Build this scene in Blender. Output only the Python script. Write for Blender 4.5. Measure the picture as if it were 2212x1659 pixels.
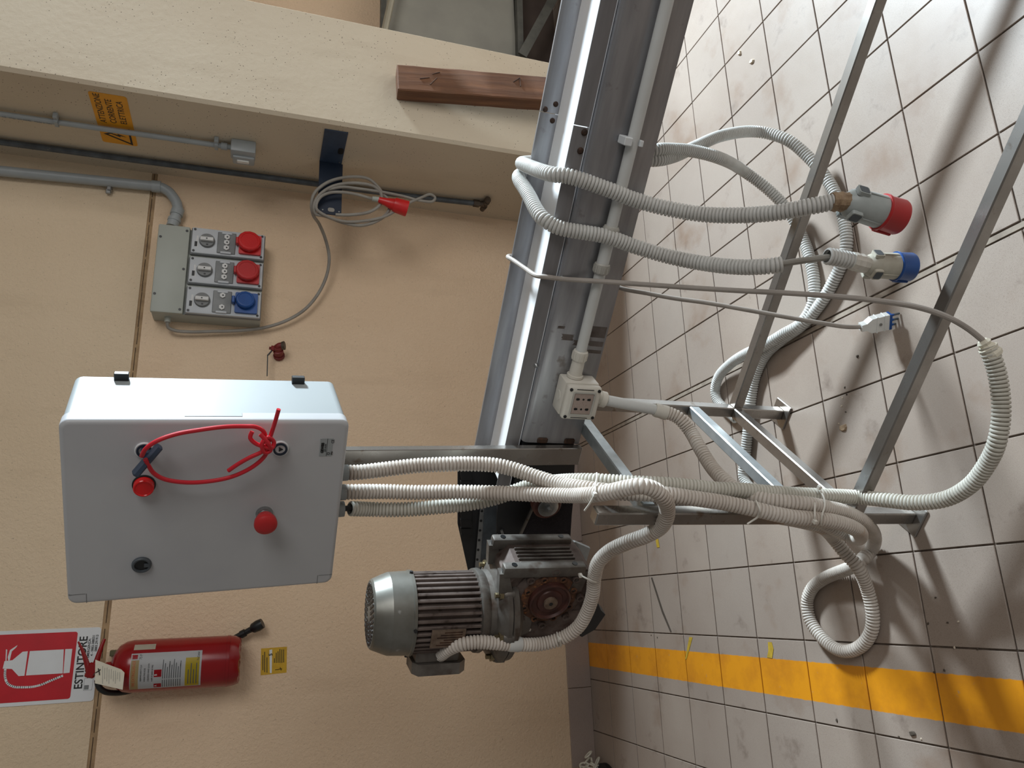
import bpy, bmesh, math, random
from mathutils import Matrix, Vector
random.seed(7)
for o in list(bpy.data.objects): bpy.data.objects.remove(o, do_unlink=True)
SC = bpy.context.scene
COL = SC.collection
PI = math.pi

# ------------------------------------------------------------------ camera
FPX = 1622.82
PPX, PPY = 1106.0, 829.5
def rotv(w):
    w = Vector(w); return Matrix.Rotation(w.length, 3, w.normalized())
RB = Matrix(((0, 0, -1), (-1, 0, 0), (0, 1, 0))) @ rotv((0.329559905, 0.0103592654, 0.286407726))
IU, IV, FW = Vector(RB[0]), Vector(RB[1]), Vector(RB[2])      # right, down and forward of the (turned) picture
CAM = Vector((-0.875655, -2.123894, 1.387140))
cd = bpy.data.cameras.new('camera'); cam = bpy.data.objects.new('camera', cd); COL.objects.link(cam)
cd.sensor_fit = 'HORIZONTAL'; cd.sensor_width = 36.0; cd.lens = 36.0 * FPX / 2212.0
cd.clip_start = 0.02; cd.clip_end = 60
m3 = Matrix((IU, -IV, -FW)).transposed()
cam.matrix_world = Matrix.Translation(CAM) @ m3.to_4x4()
SC.camera = cam

# ------------------------------------------------------------------ light
SC.view_settings.view_transform = 'Standard'; SC.view_settings.look = 'None'
SC.view_settings.gamma = 1.0; SC.view_settings.exposure = 0.0
SC.view_settings.use_curve_mapping = False
wd = bpy.data.worlds.new('world'); SC.world = wd; wd.use_nodes = True
bg = wd.node_tree.nodes['Background']; bg.inputs[0].default_value = (1.0, 0.955, 0.90, 1); bg.inputs[1].default_value = 0.155
def area(name, loc, target, sx, sy, power, col):
    l = bpy.data.lights.new(name, 'AREA'); l.shape = 'RECTANGLE'; l.size = sx; l.size_y = sy; l.energy = power; l.color = col
    o = bpy.data.objects.new(name, l); COL.objects.link(o); o.location = loc
    o.rotation_euler = (Vector(target) - Vector(loc)).to_track_quat('-Z', 'Y').to_euler()
    return o
area('daylight_side_door', (3.7, 0.30, 2.65), (-0.2, -0.5, 0.2), 0.55, 0.6, 590, (0.77, 0.905, 1.0))
area('daylight_front_door', (2.2, -6.2, 3.6), (0.0, 0.2, 0.9), 3.0, 2.8, 138, (1.0, 0.985, 0.965))  # added fill lamp for the camera-facing sides, not a door

# ------------------------------------------------------------------ frames and pixel helpers
FA = Vector((-0.395, -0.437, 0.0))
FD = Vector((0.740, -0.672, 0.0)).normalized()          # along the conveyor
FL = Vector((FD.y, -FD.x, 0.0))                          # out of its near side
def ray(u, v): return IU * ((u - PPX) / FPX) + IV * ((v - PPY) / FPX) + FW
def Xp(u, v, x): r = ray(u, v); return CAM + r * ((x - CAM.x) / r.x)
def Yp(u, v, y): r = ray(u, v); return CAM + r * ((y - CAM.y) / r.y)
def Zp(u, v, z): r = ray(u, v); return CAM + r * ((z - CAM.z) / r.z)
def Lp(u, v, la): r = ray(u, v); return CAM + r * ((la - (CAM - FA).dot(FL)) / r.dot(FL))
def Fp(u, v, dep): return CAM + ray(u, v) * dep
def project(p):
    q = Vector(p) - CAM; z = q.dot(FW)
    return (PPX + FPX * q.dot(IU) / z, PPY + FPX * q.dot(IV) / z, z)
def cf(s, la, z): return FA + FD * s + FL * la + Vector((0, 0, z))
CONV = Matrix(((FD.x, -FL.x, 0, FA.x), (FD.y, -FL.y, 0, FA.y), (0, 0, 1, 0), (0, 0, 0, 1)))   # local x along, y back, z up

# ------------------------------------------------------------------ materials
MATS = {}
def nodes(name):
    m = bpy.data.materials.new(name); m.use_nodes = True
    nt = m.node_tree; b = nt.nodes['Principled BSDF']; MATS[name] = m
    return m, nt, b
def N(nt, t, **kw):
    n = nt.nodes.new(t)
    for k, v in kw.items():
        if k.startswith('i_'):
            n.inputs[k[2:].replace('_', ' ')].default_value = v
        else: setattr(n, k, v)
    return n
def lk(nt, a, b): nt.links.new(a, b)
def mixc(nt, fac, a, b):
    n = nt.nodes.new('ShaderNodeMix'); n.data_type = 'RGBA'
    for sock, val in ((n.inputs['Factor'], fac), (n.inputs[6], a), (n.inputs[7], b)):
        if isinstance(val, (int, float)): sock.default_value = val
        elif isinstance(val, tuple): sock.default_value = val if len(val) == 4 else (*val, 1)
        else: nt.links.new(val, sock)
    return n.outputs[2]
def ramp(nt, src, a, b):
    n = nt.nodes.new('ShaderNodeMapRange'); n.inputs[1].default_value = a; n.inputs[2].default_value = b
    n.clamp = True; nt.links.new(src, n.inputs[0]); return n.outputs[0]
def srgb(r, g, b):
    f = lambda c: (c / 255 / 12.92) if c / 255 <= 0.04045 else ((c / 255 + 0.055) / 1.055) ** 2.4
    return (f(r), f(g), f(b))
def noise(nt, co, scale, detail=4, rough=0.55, stretch=None):
    if stretch:
        mp = nt.nodes.new('ShaderNodeMapping'); mp.inputs['Scale'].default_value = stretch
        nt.links.new(co, mp.inputs[0]); co = mp.outputs[0]
    n = nt.nodes.new('ShaderNodeTexNoise'); n.inputs['Scale'].default_value = scale
    n.inputs['Detail'].default_value = detail; n.inputs['Roughness'].default_value = rough
    nt.links.new(co, n.inputs['Vector']); return n.outputs['Fac']
def bump(nt, b, h, strength, dist):
    n = nt.nodes.new('ShaderNodeBump'); n.inputs['Strength'].default_value = strength
    n.inputs['Distance'].default_value = dist; nt.links.new(h, n.inputs['Height'])
    nt.links.new(n.outputs[0], b.inputs['Normal'])
def pm(name, c, rough=0.5, metal=0.0, c2=None, scale=14, lo=0.35, hi=0.7, bmp=0, bscale=300, bdist=0.001,
       stretch=None, c3=None, scale3=60, lo3=0.62, hi3=0.7, spec=0.5, rvar=0.0, world=False):
    m, nt, b = nodes(name)
    co = N(nt, 'ShaderNodeNewGeometry').outputs['Position'] if world else N(nt, 'ShaderNodeTexCoord').outputs['Object']
    b.inputs['Roughness'].default_value = rough; b.inputs['Metallic'].default_value = metal
    b.inputs['Specular IOR Level'].default_value = spec
    if c2 is None: c2 = tuple(x * 0.86 for x in c)
    n1 = noise(nt, co, scale, stretch=stretch)
    out = mixc(nt, ramp(nt, n1, lo, hi), c, c2)
    if c3 is not None:
        n3 = noise(nt, co, scale3, 3)
        out = mixc(nt, ramp(nt, n3, lo3, hi3), out, c3)
    lk(nt, out, b.inputs['Base Color'])
    if rvar:
        mr = N(nt, 'ShaderNodeMapRange'); mr.inputs[3].default_value = rough - rvar; mr.inputs[4].default_value = rough + rvar
        lk(nt, n1, mr.inputs[0]); lk(nt, mr.outputs[0], b.inputs['Roughness'])
    if bmp: bump(nt, b, noise(nt, co, bscale, 3), bmp, bdist)
    return m

# cream textured wall
def make_wall(name, base, tint, coarse, pits):
    m, nt, b = nodes(name)
    co = N(nt, 'ShaderNodeNewGeometry').outputs['Position']
    b.inputs['Roughness'].default_value = 0.75; b.inputs['Specular IOR Level'].default_value = 0.25
    big = noise(nt, co, 1.3, 3)
    c = mixc(nt, ramp(nt, big, 0.35, 0.7), base, tint)
    st = noise(nt, co, 9, 5, 0.6, (1, 1, 0.25))
    c = mixc(nt, ramp(nt, st, 0.55, 0.85), c, tuple(x * 0.93 for x in tint))
    sp = noise(nt, co, 120, 2)
    c = mixc(nt, ramp(nt, sp, 0.70, 0.78), c, tuple(x * 0.55 for x in base))
    if pits:
        vo = N(nt, 'ShaderNodeTexVoronoi'); vo.inputs['Scale'].default_value = 70; lk(nt, co, vo.inputs['Vector'])
        n2 = noise(nt, co, 5, 2)
        a = ramp(nt, vo.outputs['Distance'], 0.14, 0.08)
        mu = N(nt, 'ShaderNodeMath', operation='MULTIPLY'); lk(nt, a, mu.inputs[0]); lk(nt, ramp(nt, n2, 0.44, 0.52), mu.inputs[1])
        c = mixc(nt, mu.outputs[0], c, (0.085, 0.06, 0.042))
    lk(nt, c, b.inputs['Base Color'])
    h = noise(nt, co, 95 if coarse else 40, 4, 0.6)
    bump(nt, b, h, 0.9 if coarse else 0.18, 0.006)
    return m
make_wall('wall_stucco', srgb(233, 207, 177), srgb(226, 198, 167), True, False)
make_wall('wall_upper', srgb(228, 207, 178), srgb(221, 199, 169), True, False)
make_wall('pillar_paint', srgb(208, 195, 173), srgb(200, 185, 162), False, True)

# floor tile, with the painted yellow line running over it
def make_tile():
    m, nt, b = nodes('floor_tile')
    co = N(nt, 'ShaderNodeNewGeometry').outputs['Position']
    oi = N(nt, 'ShaderNodeObjectInfo')
    big = noise(nt, co, 2.2, 4)
    c = mixc(nt, ramp(nt, big, 0.35, 0.68), srgb(167, 153, 141), srgb(149, 133, 121))
    c = mixc(nt, ramp(nt, oi.outputs['Random'], 0.0, 2.2), c, srgb(154, 143, 134))
    c = mixc(nt, ramp(nt, noise(nt, co, 800, 2), 0.56, 0.74), c, srgb(116, 102, 92))
    c = mixc(nt, ramp(nt, noise(nt, co, 700, 2), 0.34, 0.24), c, srgb(184, 172, 160))
    dirt = noise(nt, co, 9, 6, 0.65)
    c = mixc(nt, ramp(nt, dirt, 0.60, 0.82), c, srgb(104, 89, 79))
    c = mixc(nt, ramp(nt, noise(nt, co, 4.2, 5, 0.6), 0.56, 0.80), c, srgb(130, 106, 88))
    scr = noise(nt, co, 22, 5, 0.7, (1, 6, 1))
    c = mixc(nt, ramp(nt, scr, 0.72, 0.80), c, srgb(126, 112, 102))
    sx = N(nt, 'ShaderNodeSeparateXYZ'); lk(nt, co, sx.inputs[0])
    ed = noise(nt, co, 60, 3)
    ad = N(nt, 'ShaderNodeMath', operation='MULTIPLY_ADD'); lk(nt, ed, ad.inputs[0]); ad.inputs[1].default_value = 0.005; lk(nt, sx.outputs[0], ad.inputs[2])
    a1 = ramp(nt, ad.outputs[0], -1.1445, -1.1425); a2 = ramp(nt, ad.outputs[0], -1.0475, -1.0495)
    mu = N(nt, 'ShaderNodeMath', operation='MULTIPLY'); lk(nt, a1, mu.inputs[0]); lk(nt, a2, mu.inputs[1])
    wear = ramp(nt, noise(nt, co, 38, 5, 0.7), 0.78, 0.64)
    mu2 = N(nt, 'ShaderNodeMath', operation='MULTIPLY'); lk(nt, mu.outputs[0], mu2.inputs[0]); lk(nt, wear, mu2.inputs[1])
    yel = mixc(nt, ramp(nt, dirt, 0.45, 0.75), srgb(224, 148, 26), srgb(194, 122, 28))
    c = mixc(nt, mu2.outputs[0], c, yel)
    lk(nt, c, b.inputs['Base Color'])
    rr = N(nt, 'ShaderNodeMapRange'); rr.inputs[3].default_value = 0.26; rr.inputs[4].default_value = 0.50
    lk(nt, dirt, rr.inputs[0]); lk(nt, rr.outputs[0], b.inputs['Roughness'])
    b.inputs['Specular IOR Level'].default_value = 0.45
    bump(nt, b, noise(nt, co, 260, 3), 0.02, 0.0006)
make_tile()
pm('grout', srgb(110, 97, 86), 0.9, c2=srgb(70, 60, 52), scale=30, bmp=0.3, bscale=200, world=True)
pm('joint_filler', srgb(160, 147, 132), 0.8, c2=srgb(132, 119, 106), scale=30, bmp=0.3, world=True)
pm('wall_joint', srgb(176, 148, 112), 0.85, c2=srgb(146, 120, 92), scale=25, bmp=0.4, bscale=120, world=True)
pm('crack', srgb(48, 36, 26), 0.95)
pm('skirting', srgb(164, 147, 137), 0.45, c2=srgb(158, 142, 134), scale=5, c3=srgb(140, 124, 114), scale3=300, lo3=0.58, hi3=0.7, world=True)

pm('steel', srgb(170, 170, 173), 0.36, 0.78, c2=srgb(146, 146, 149), scale=5, stretch=(1, 9, 9), rvar=0.08, bmp=0.03, bscale=120, c3=srgb(104, 94, 86), scale3=22, lo3=0.66, hi3=0.8)
pm('steel_dark', srgb(134, 132, 133), 0.45, 0.35, c2=srgb(116, 113, 113), scale=4, stretch=(1, 8, 8), rvar=0.08, c3=srgb(88, 82, 78), scale3=20, lo3=0.66, hi3=0.8)
pm('steel_tube', srgb(164, 160, 155), 0.28, 0.88, c2=srgb(142, 136, 130), scale=10, rvar=0.1, c3=srgb(120, 104, 90), scale3=30, lo3=0.66, hi3=0.78)
pm('galvanised', srgb(176, 182, 184), 0.42, 0.75, c2=srgb(156, 163, 166), scale=30, rvar=0.08)
pm('zinc', srgb(170, 172, 172), 0.35, 0.9, c2=srgb(140, 142, 142), scale=30)
pm('weld_rust', srgb(84, 58, 42), 0.75, 0.3, c2=srgb(48, 36, 30), scale=60)
pm('tape_residue', srgb(78, 68, 62), 0.6, c2=srgb(104, 96, 92), scale=50)
pm('belt_white', srgb(238, 240, 243), 0.65, c2=srgb(233, 231, 228), scale=4)
pm('black_paint', srgb(30, 31, 33), 0.5, c2=srgb(40, 40, 41), scale=18)
pm('black_rubber', srgb(20, 20, 21), 0.7, c2=srgb(28, 27, 27), scale=30)
pm('black_felt', srgb(28, 23, 28), 0.95, c2=srgb(18, 14, 18), scale=200, c3=srgb(78, 70, 74), scale3=420, lo3=0.66, hi3=0.72, bmp=0.5)
pm('brown_ring', srgb(96, 54, 44), 0.6, c2=srgb(72, 40, 34), scale=40)
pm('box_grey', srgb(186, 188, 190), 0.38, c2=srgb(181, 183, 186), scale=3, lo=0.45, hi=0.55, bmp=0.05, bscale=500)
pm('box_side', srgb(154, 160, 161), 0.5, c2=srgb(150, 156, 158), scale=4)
pm('panel_grey', srgb(168, 172, 164), 0.5, c2=srgb(162, 166, 158), scale=6)
pm('panel_light', srgb(188, 192, 196), 0.45, c2=srgb(182, 186, 190), scale=10)
pm('panel_dark', srgb(118, 120, 120), 0.5)
pm('smoke_window', srgb(112, 114, 114), 0.18, c2=srgb(126, 128, 128), scale=20)
pm('fuse_white', srgb(212, 212, 210), 0.4)
pm('plastic_black', srgb(24, 25, 26), 0.4)
pm('plastic_red', srgb(206, 30, 30), 0.35, c2=srgb(192, 26, 28), scale=10)
pm('plastic_red_worn', srgb(184, 36, 38), 0.42, c2=srgb(170, 34, 36), scale=10)
pm('plastic_blue', srgb(22, 78, 148), 0.4, c2=srgb(18, 68, 134), scale=10)
pm('plug_grey', srgb(168, 174, 172), 0.45, c2=srgb(154, 160, 158), scale=30, c3=srgb(132, 122, 106), scale3=26, lo3=0.66, hi3=0.78)
pm('plug_cream', srgb(186, 182, 168), 0.45, c2=srgb(168, 162, 146), scale=30, c3=srgb(122, 98, 70), scale3=24, lo3=0.62, hi3=0.76)
pm('plug_white', srgb(226, 226, 222), 0.4)
pm('hose_grey', srgb(206, 206, 202), 0.5, c2=srgb(192, 190, 185), scale=12)
pm('hose_light', srgb(214, 207, 198), 0.55, c2=srgb(184, 172, 160), scale=9, c3=srgb(176, 150, 126), scale3=14, lo3=0.64, hi3=0.8)
pm('hose_floor', srgb(206, 203, 192), 0.55, c2=srgb(186, 182, 170), scale=9)
pm('tape_brown', srgb(164, 140, 112), 0.7, c2=srgb(120, 96, 72), scale=60, bmp=0.6, bscale=150, bdist=0.003)
pm('cable_grey', srgb(148, 144, 136), 0.55, c2=srgb(132, 126, 118), scale=16)
pm('cable_pale', srgb(166, 158, 150), 0.55, c2=srgb(146, 138, 130), scale=16)
pm('conduit_grey', srgb(160, 166, 168), 0.4, c2=srgb(150, 156, 158), scale=12)
pm('conduit_white', srgb(206, 208, 206), 0.38, c2=srgb(196, 197, 194), scale=10)
pm('fitting_ivory', srgb(212, 208, 198), 0.4, c2=srgb(202, 197, 186), scale=10)
pm('coupling_grey', srgb(182, 180, 172), 0.45)
pm('pipe_dark', srgb(88, 96, 102), 0.5, 0.2, c2=srgb(66, 70, 74), scale=20, c3=srgb(150, 150, 144), scale3=24, lo3=0.68, hi3=0.76)
pm('tap_bronze', srgb(96, 84, 72), 0.55, 0.4, c2=srgb(66, 56, 48), scale=40)
pm('navy_steel', srgb(58, 74, 96), 0.45, c2=srgb(48, 62, 82), scale=20)
pm('navy_dark', srgb(26, 38, 56), 0.35)
pm('cast_alu', srgb(120, 116, 110), 0.5, 0.55, c2=srgb(82, 75, 70), scale=16, lo=0.35, hi=0.7, c3=srgb(74, 58, 48), scale3=22, lo3=0.58, hi3=0.76, bmp=0.25, bscale=90, rvar=0.1)
pm('fan_cover', srgb(136, 136, 130), 0.4, 0.6, c2=srgb(98, 94, 84), scale=9, c3=srgb(196, 198, 198), scale3=16, lo3=0.62, hi3=0.7, rvar=0.12)
pm('fin_brown', srgb(122, 110, 104), 0.55, 0.4, c2=srgb(90, 78, 72), scale=20, c3=srgb(68, 56, 50), scale3=40, lo3=0.6, hi3=0.72)
pm('gear_brown', srgb(112, 100, 94), 0.6, 0.35, c2=srgb(82, 68, 62), scale=18, c3=srgb(66, 46, 38), scale3=30, lo3=0.55, hi3=0.72, bmp=0.3, bscale=100)
pm('rust', srgb(104, 70, 48), 0.85, 0.1, c2=srgb(72, 50, 40), scale=70, c3=srgb(142, 92, 54), scale3=90, lo3=0.6, hi3=0.7, bmp=0.8, bscale=160)
pm('hub_brown', srgb(84, 50, 42), 0.45, 0.2, c2=srgb(60, 36, 32), scale=40)
pm('brass', srgb(138, 126, 98), 0.4, 0.7, c2=srgb(98, 88, 68), scale=60)
pm('plate_tin', srgb(140, 122, 106), 0.5, 0.5, c2=srgb(104, 86, 72), scale=60)
pm('extinguisher_red', srgb(142, 12, 18), 0.22, c2=srgb(130, 10, 16), scale=8)
pm('valve_red', srgb(132, 36, 34), 0.5, c2=srgb(104, 30, 28), scale=40)
pm('sign_red', srgb(196, 20, 36), 0.35)
pm('sign_white', srgb(222, 226, 228), 0.4, c2=srgb(216, 219, 220), scale=10)
pm('sign_orange', srgb(226, 156, 20), 0.45, c2=srgb(214, 146, 18), scale=16, c3=srgb(150, 120, 40), scale3=60, lo3=0.72, hi3=0.78)
pm('sticker_yellow', srgb(206, 164, 34), 0.5, c2=srgb(192, 150, 28), scale=40)
pm('label_yellow', srgb(222, 196, 44), 0.4)
pm('label_tan', srgb(206, 182, 130), 0.45)
pm('print_orange', srgb(190, 84, 40), 0.5)
pm('print_black', srgb(18, 18, 18), 0.5)
pm('print_grey', srgb(120, 124, 126), 0.5)
pm('paper', srgb(222, 216, 198), 0.7, c2=srgb(212, 205, 186), scale=30)
pm('cord_red', srgb(206, 30, 46), 0.35)
pm('lamp_red', srgb(226, 24, 26), 0.2)
pm('olive_steel', srgb(104, 100, 72), 0.5, 0.3)
pm('tie_white', srgb(226, 222, 212), 0.4)
pm('chain_white', srgb(222, 218, 204), 0.5, c2=srgb(196, 190, 174), scale=50)
pm('bg_panel', srgb(150, 148, 138), 0.7, c2=srgb(138, 136, 128), scale=5)
pm('bg_frame', srgb(104, 104, 98), 0.5, 0.4, c2=srgb(84, 84, 80), scale=14)
pm('bg_pipe', srgb(170, 164, 146), 0.45, 0.2)
pm('bg_dark', srgb(82, 70, 62), 0.7, c2=srgb(70, 58, 52), scale=6)
pm('pebble', srgb(206, 192, 172), 0.8)
pm('dirt_dark', srgb(78, 68, 58), 0.9)
pm('tape_yellow', srgb(196, 164, 50), 0.6, c2=srgb(170, 140, 46), scale=60)
def make_wood():
    m, nt, b = nodes('old_wood')
    co = N(nt, 'ShaderNodeTexCoord').outputs['Object']
    g = noise(nt, co, 26, 6, 0.65, (1, 1, 0.06))
    c = mixc(nt, ramp(nt, g, 0.35, 0.66), srgb(132, 90, 62), srgb(78, 50, 36))
    c = mixc(nt, ramp(nt, noise(nt, co, 5, 4), 0.45, 0.7), c, srgb(104, 74, 54))
    c = mixc(nt, ramp(nt, noise(nt, co, 60, 4, 0.6, (1, 1, 0.05)), 0.66, 0.74), c, srgb(44, 28, 22))
    lk(nt, c, b.inputs['Base Color']); b.inputs['Roughness'].default_value = 0.8
    bump(nt, b, g, 0.6, 0.004)
make_wood()

# ------------------------------------------------------------------ mesh helpers
def new_bm(): return bmesh.new()
def frame_z(p0, p1, up=None):
    z = (Vector(p1) - Vector(p0)).normalized()
    h = Vector(up) if up is not None else (Vector((0, 0, 1)) if abs(z.z) < 0.9 else Vector((1, 0, 0)))
    x = h.cross(z)
    if x.length < 1e-6: x = Vector((1, 0, 0)).cross(z)
    x.normalize(); y = z.cross(x)
    return Matrix((x, y, z)).transposed().to_4x4()
def box(bm, x0, x1, y0, y1, z0, z1, mtx=None, bev=0.0, seg=1):
    vs = [bm.verts.new((x, y, z)) for x in (x0, x1) for y in (y0, y1) for z in (z0, z1)]
    idx = ((0, 1, 3, 2), (4, 6, 7, 5), (0, 4, 5, 1), (2, 3, 7, 6), (0, 2, 6, 4), (1, 5, 7, 3))
    fs = [bm.faces.new([vs[i] for i in f]) for f in idx]
    if bev > 0:
        es = list({e for f in fs for e in f.edges})
        r = bmesh.ops.bevel(bm, geom=es, offset=bev, segments=seg, affect='EDGES', profile=0.5)
        vs = list({v for v in r['verts']} | {v for v in vs if v.is_valid})
    if mtx is not None: bmesh.ops.transform(bm, matrix=mtx, verts=[v for v in vs if v.is_valid])
    return bm
def bar(bm, p0, p1, w, h, up=(0, 0, 1), bev=0.0):
    p0, p1 = Vector(p0), Vector(p1); L = (p1 - p0).length
    m = Matrix.Translation(p0) @ frame_z(p0, p1, up)
    return box(bm, -w / 2, w / 2, -h / 2, h / 2, 0, L, m, bev)
def lathe(bm, p0, p1, prof, seg=24, cap=True):
    """prof: list of (t along metres from p0, radius)"""
    m = Matrix.Translation(Vector(p0)) @ frame_z(p0, p1)
    rings = []
    for t, r in prof:
        rings.append([bm.verts.new(m @ Vector((r * math.cos(2 * PI * k / seg), r * math.sin(2 * PI * k / seg), t))) for k in range(seg)])
    for a, b in zip(rings, rings[1:]):
        for k in range(seg):
            bm.faces.new((a[k], a[(k + 1) % seg], b[(k + 1) % seg], b[k]))
    if cap:
        bm.faces.new(rings[0][::-1]); bm.faces.new(rings[-1])
    return bm
def cyl(bm, p0, p1, r0, r1=None, seg=20):
    return lathe(bm, p0, p1, [(0, r0), ((Vector(p1) - Vector(p0)).length, r0 if r1 is None else r1)], seg)
def prism(bm, poly, h, mtx=None):
    """poly of (x,y) extruded from z=0 to h"""
    a = [bm.verts.new((x, y, 0)) for x, y in poly]; b = [bm.verts.new((x, y, h)) for x, y in poly]
    n = len(poly)
    bm.faces.new(a[::-1]); bm.faces.new(b)
    for i in range(n): bm.faces.new((a[i], a[(i + 1) % n], b[(i + 1) % n], b[i]))
    if mtx is not None: bmesh.ops.transform(bm, matrix=mtx, verts=a + b)
    return bm
def rrect(x0, x1, y0, y1, r, n=4):
    out = []
    for cx, cy, a0 in ((x1 - r, y1 - r, 0), (x0 + r, y1 - r, 90), (x0 + r, y0 + r, 180), (x1 - r, y0 + r, 270)):
        for k in range(n + 1):
            a = math.radians(a0 + 90 * k / n); out.append((cx + r * math.cos(a), cy + r * math.sin(a)))
    return out
def catmull(pts, step=0.004):
    P = [Vector(p) for p in pts]; P = [P[0] * 2 - P[1]] + P + [P[-1] * 2 - P[-2]]
    out = []
    for i in range(1, len(P) - 2):
        a, b, c, d = P[i - 1], P[i], P[i + 1], P[i + 2]
        t0 = 0; t1 = t0 + max((b - a).length, 1e-5) ** 0.5; t2 = t1 + max((c - b).length, 1e-5) ** 0.5; t3 = t2 + max((d - c).length, 1e-5) ** 0.5
        n = max(2, int((c - b).length / step))
        for k in range(n):
            t = t1 + (t2 - t1) * k / n
            A1 = a * ((t1 - t) / (t1 - t0)) + b * ((t - t0) / (t1 - t0)); A2 = b * ((t2 - t) / (t2 - t1)) + c * ((t - t1) / (t2 - t1)); A3 = c * ((t3 - t) / (t3 - t2)) + d * ((t - t2) / (t3 - t2))
            B1 = A1 * ((t2 - t) / (t2 - t0)) + A2 * ((t - t0) / (t2 - t0)); B2 = A2 * ((t3 - t) / (t3 - t1)) + A3 * ((t - t1) / (t3 - t1))
            out.append(B1 * ((t2 - t) / (t2 - t1)) + B2 * ((t - t1) / (t2 - t1)))
    out.append(P[-2]); return out
def resample(pts, ds):
    L = [0]
    for a, b in zip(pts, pts[1:]): L.append(L[-1] + (b - a).length)
    n = max(2, int(round(L[-1] / ds))); out = []; j = 0
    for k in range(n + 1):
        s = L[-1] * k / n
        while j < len(L) - 2 and L[j + 1] < s: j += 1
        f = (s - L[j]) / max(1e-9, L[j + 1] - L[j]); out.append(pts[j].lerp(pts[j + 1], f))
    return out
def sweep(bm, path, radii, seg=12, cap=True):
    n = len(path); up = None; rings = []
    for i, p in enumerate(path):
        t = (path[min(n - 1, i + 1)] - path[max(0, i - 1)]).normalized()
        if up is None:
            up = t.orthogonal().normalized()
        else:
            up = (up - t * up.dot(t)).normalized()
        s = t.cross(up); r = radii[i]
        rings.append([bm.verts.new(p + up * (r * math.cos(2 * PI * k / seg)) + s * (r * math.sin(2 * PI * k / seg))) for k in range(seg)])
    for a, b in zip(rings, rings[1:]):
        for k in range(seg): bm.faces.new((a[k], a[(k + 1) % seg], b[(k + 1) % seg], b[k]))
    if cap: bm.faces.new(rings[0][::-1]); bm.faces.new(rings[-1])
    return bm
def hose_bm(pts, r=0.0157, pitch=0.0073, depth=0.0042, seg=14, cap=True):
    path = resample(catmull(pts), pitch / 6)
    rad = [(r - depth, r - depth * 0.22, r - depth * 0.02, r, r - depth * 0.02, r - depth * 0.22)[i % 6] for i in range(len(path))]
    return sweep(new_bm(), path, rad, seg, cap)
def cable_bm(pts, r, seg=10, ds=0.008):
    path = resample(catmull(pts), ds); return sweep(new_bm(), path, [r] * len(path), seg)
def mark(o, label=None, cat=None, group=None, kind=None):
    if label: o['label'] = label
    if cat: o['category'] = cat
    if group: o['group'] = group
    if kind: o['kind'] = kind
    return o
def mesh_of(name, bm, mat, smooth=True, ang=35):
    bmesh.ops.recalc_face_normals(bm, faces=bm.faces)
    me = bpy.data.meshes.new(name); bm.to_mesh(me); bm.free()
    me.materials.append(MATS[mat])
    if smooth:
        me.shade_smooth()
        try: me.set_sharp_from_angle(angle=math.radians(ang))
        except Exception: pass
    return me
def part(name, bm, mat, parent, world=False, smooth=True, ang=35, label=None):
    """bm in the local frame of the parent, or in world coordinates"""
    if world: bmesh.ops.transform(bm, matrix=WM[parent.name].inverted(), verts=bm.verts)
    me = mesh_of(name, bm, mat, smooth, ang)
    o = bpy.data.objects.new(name, me); COL.objects.link(o); o.parent = parent
    WM[o.name] = WM[parent.name].copy()
    if label: o['label'] = label
    return o
WM = {}
def thing(name, label, cat, mtx, group=None):
    o = bpy.data.objects.new(name, None); COL.objects.link(o); o.empty_display_size = 0.05
    if isinstance(mtx, (tuple, Vector)): mtx = Matrix.Translation(Vector(mtx))
    o.matrix_world = mtx; WM[o.name] = mtx.copy()
    return mark(o, label, cat, group)
def single(name, bm, mat, label, cat, group=None, smooth=True, ang=35):
    """one-mesh thing given in world coordinates, origin at its base"""
    xs = [v.co.copy() for v in bm.verts]
    lo = Vector((min(p.x for p in xs), min(p.y for p in xs), min(p.z for p in xs))); hi = Vector((max(p.x for p in xs), max(p.y for p in xs), max(p.z for p in xs)))
    c = Vector(((lo.x + hi.x) / 2, (lo.y + hi.y) / 2, lo.z))
    bmesh.ops.translate(bm, vec=-c, verts=bm.verts)
    o = bpy.data.objects.new(name, mesh_of(name, bm, mat, smooth, ang)); COL.objects.link(o); o.location = c
    WM[o.name] = Matrix.Translation(c)
    return mark(o, label, cat, group)
def text_bm(body, size, ext=0.0004, mtx=None, align='CENTER', sx=1.0, bold=0.0):
    cu = bpy.data.curves.new('lettering', 'FONT'); cu.body = body; cu.size = size; cu.extrude = ext; cu.offset = bold
    cu.align_x = align; cu.align_y = 'CENTER'; cu.resolution_u = 3
    ob = bpy.data.objects.new('lettering_tmp', cu); COL.objects.link(ob)
    bpy.context.view_layer.update()
    me = bpy.data.meshes.new_from_object(ob.evaluated_get(bpy.context.evaluated_depsgraph_get()))
    bm = new_bm(); bm.from_mesh(me)
    bpy.data.objects.remove(ob, do_unlink=True); bpy.data.curves.remove(cu); bpy.data.meshes.remove(me)
    if sx != 1.0: bmesh.ops.scale(bm, vec=(sx, 1, 1), verts=bm.verts)
    if mtx is not None: bmesh.ops.transform(bm, matrix=mtx, verts=bm.verts)
    return bm
FACE_Y = Matrix(((1, 0, 0, 0), (0, 0, -1, 0), (0, 1, 0, 0), (0, 0, 0, 1)))       # drawing plane -> upright plane facing -y

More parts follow.
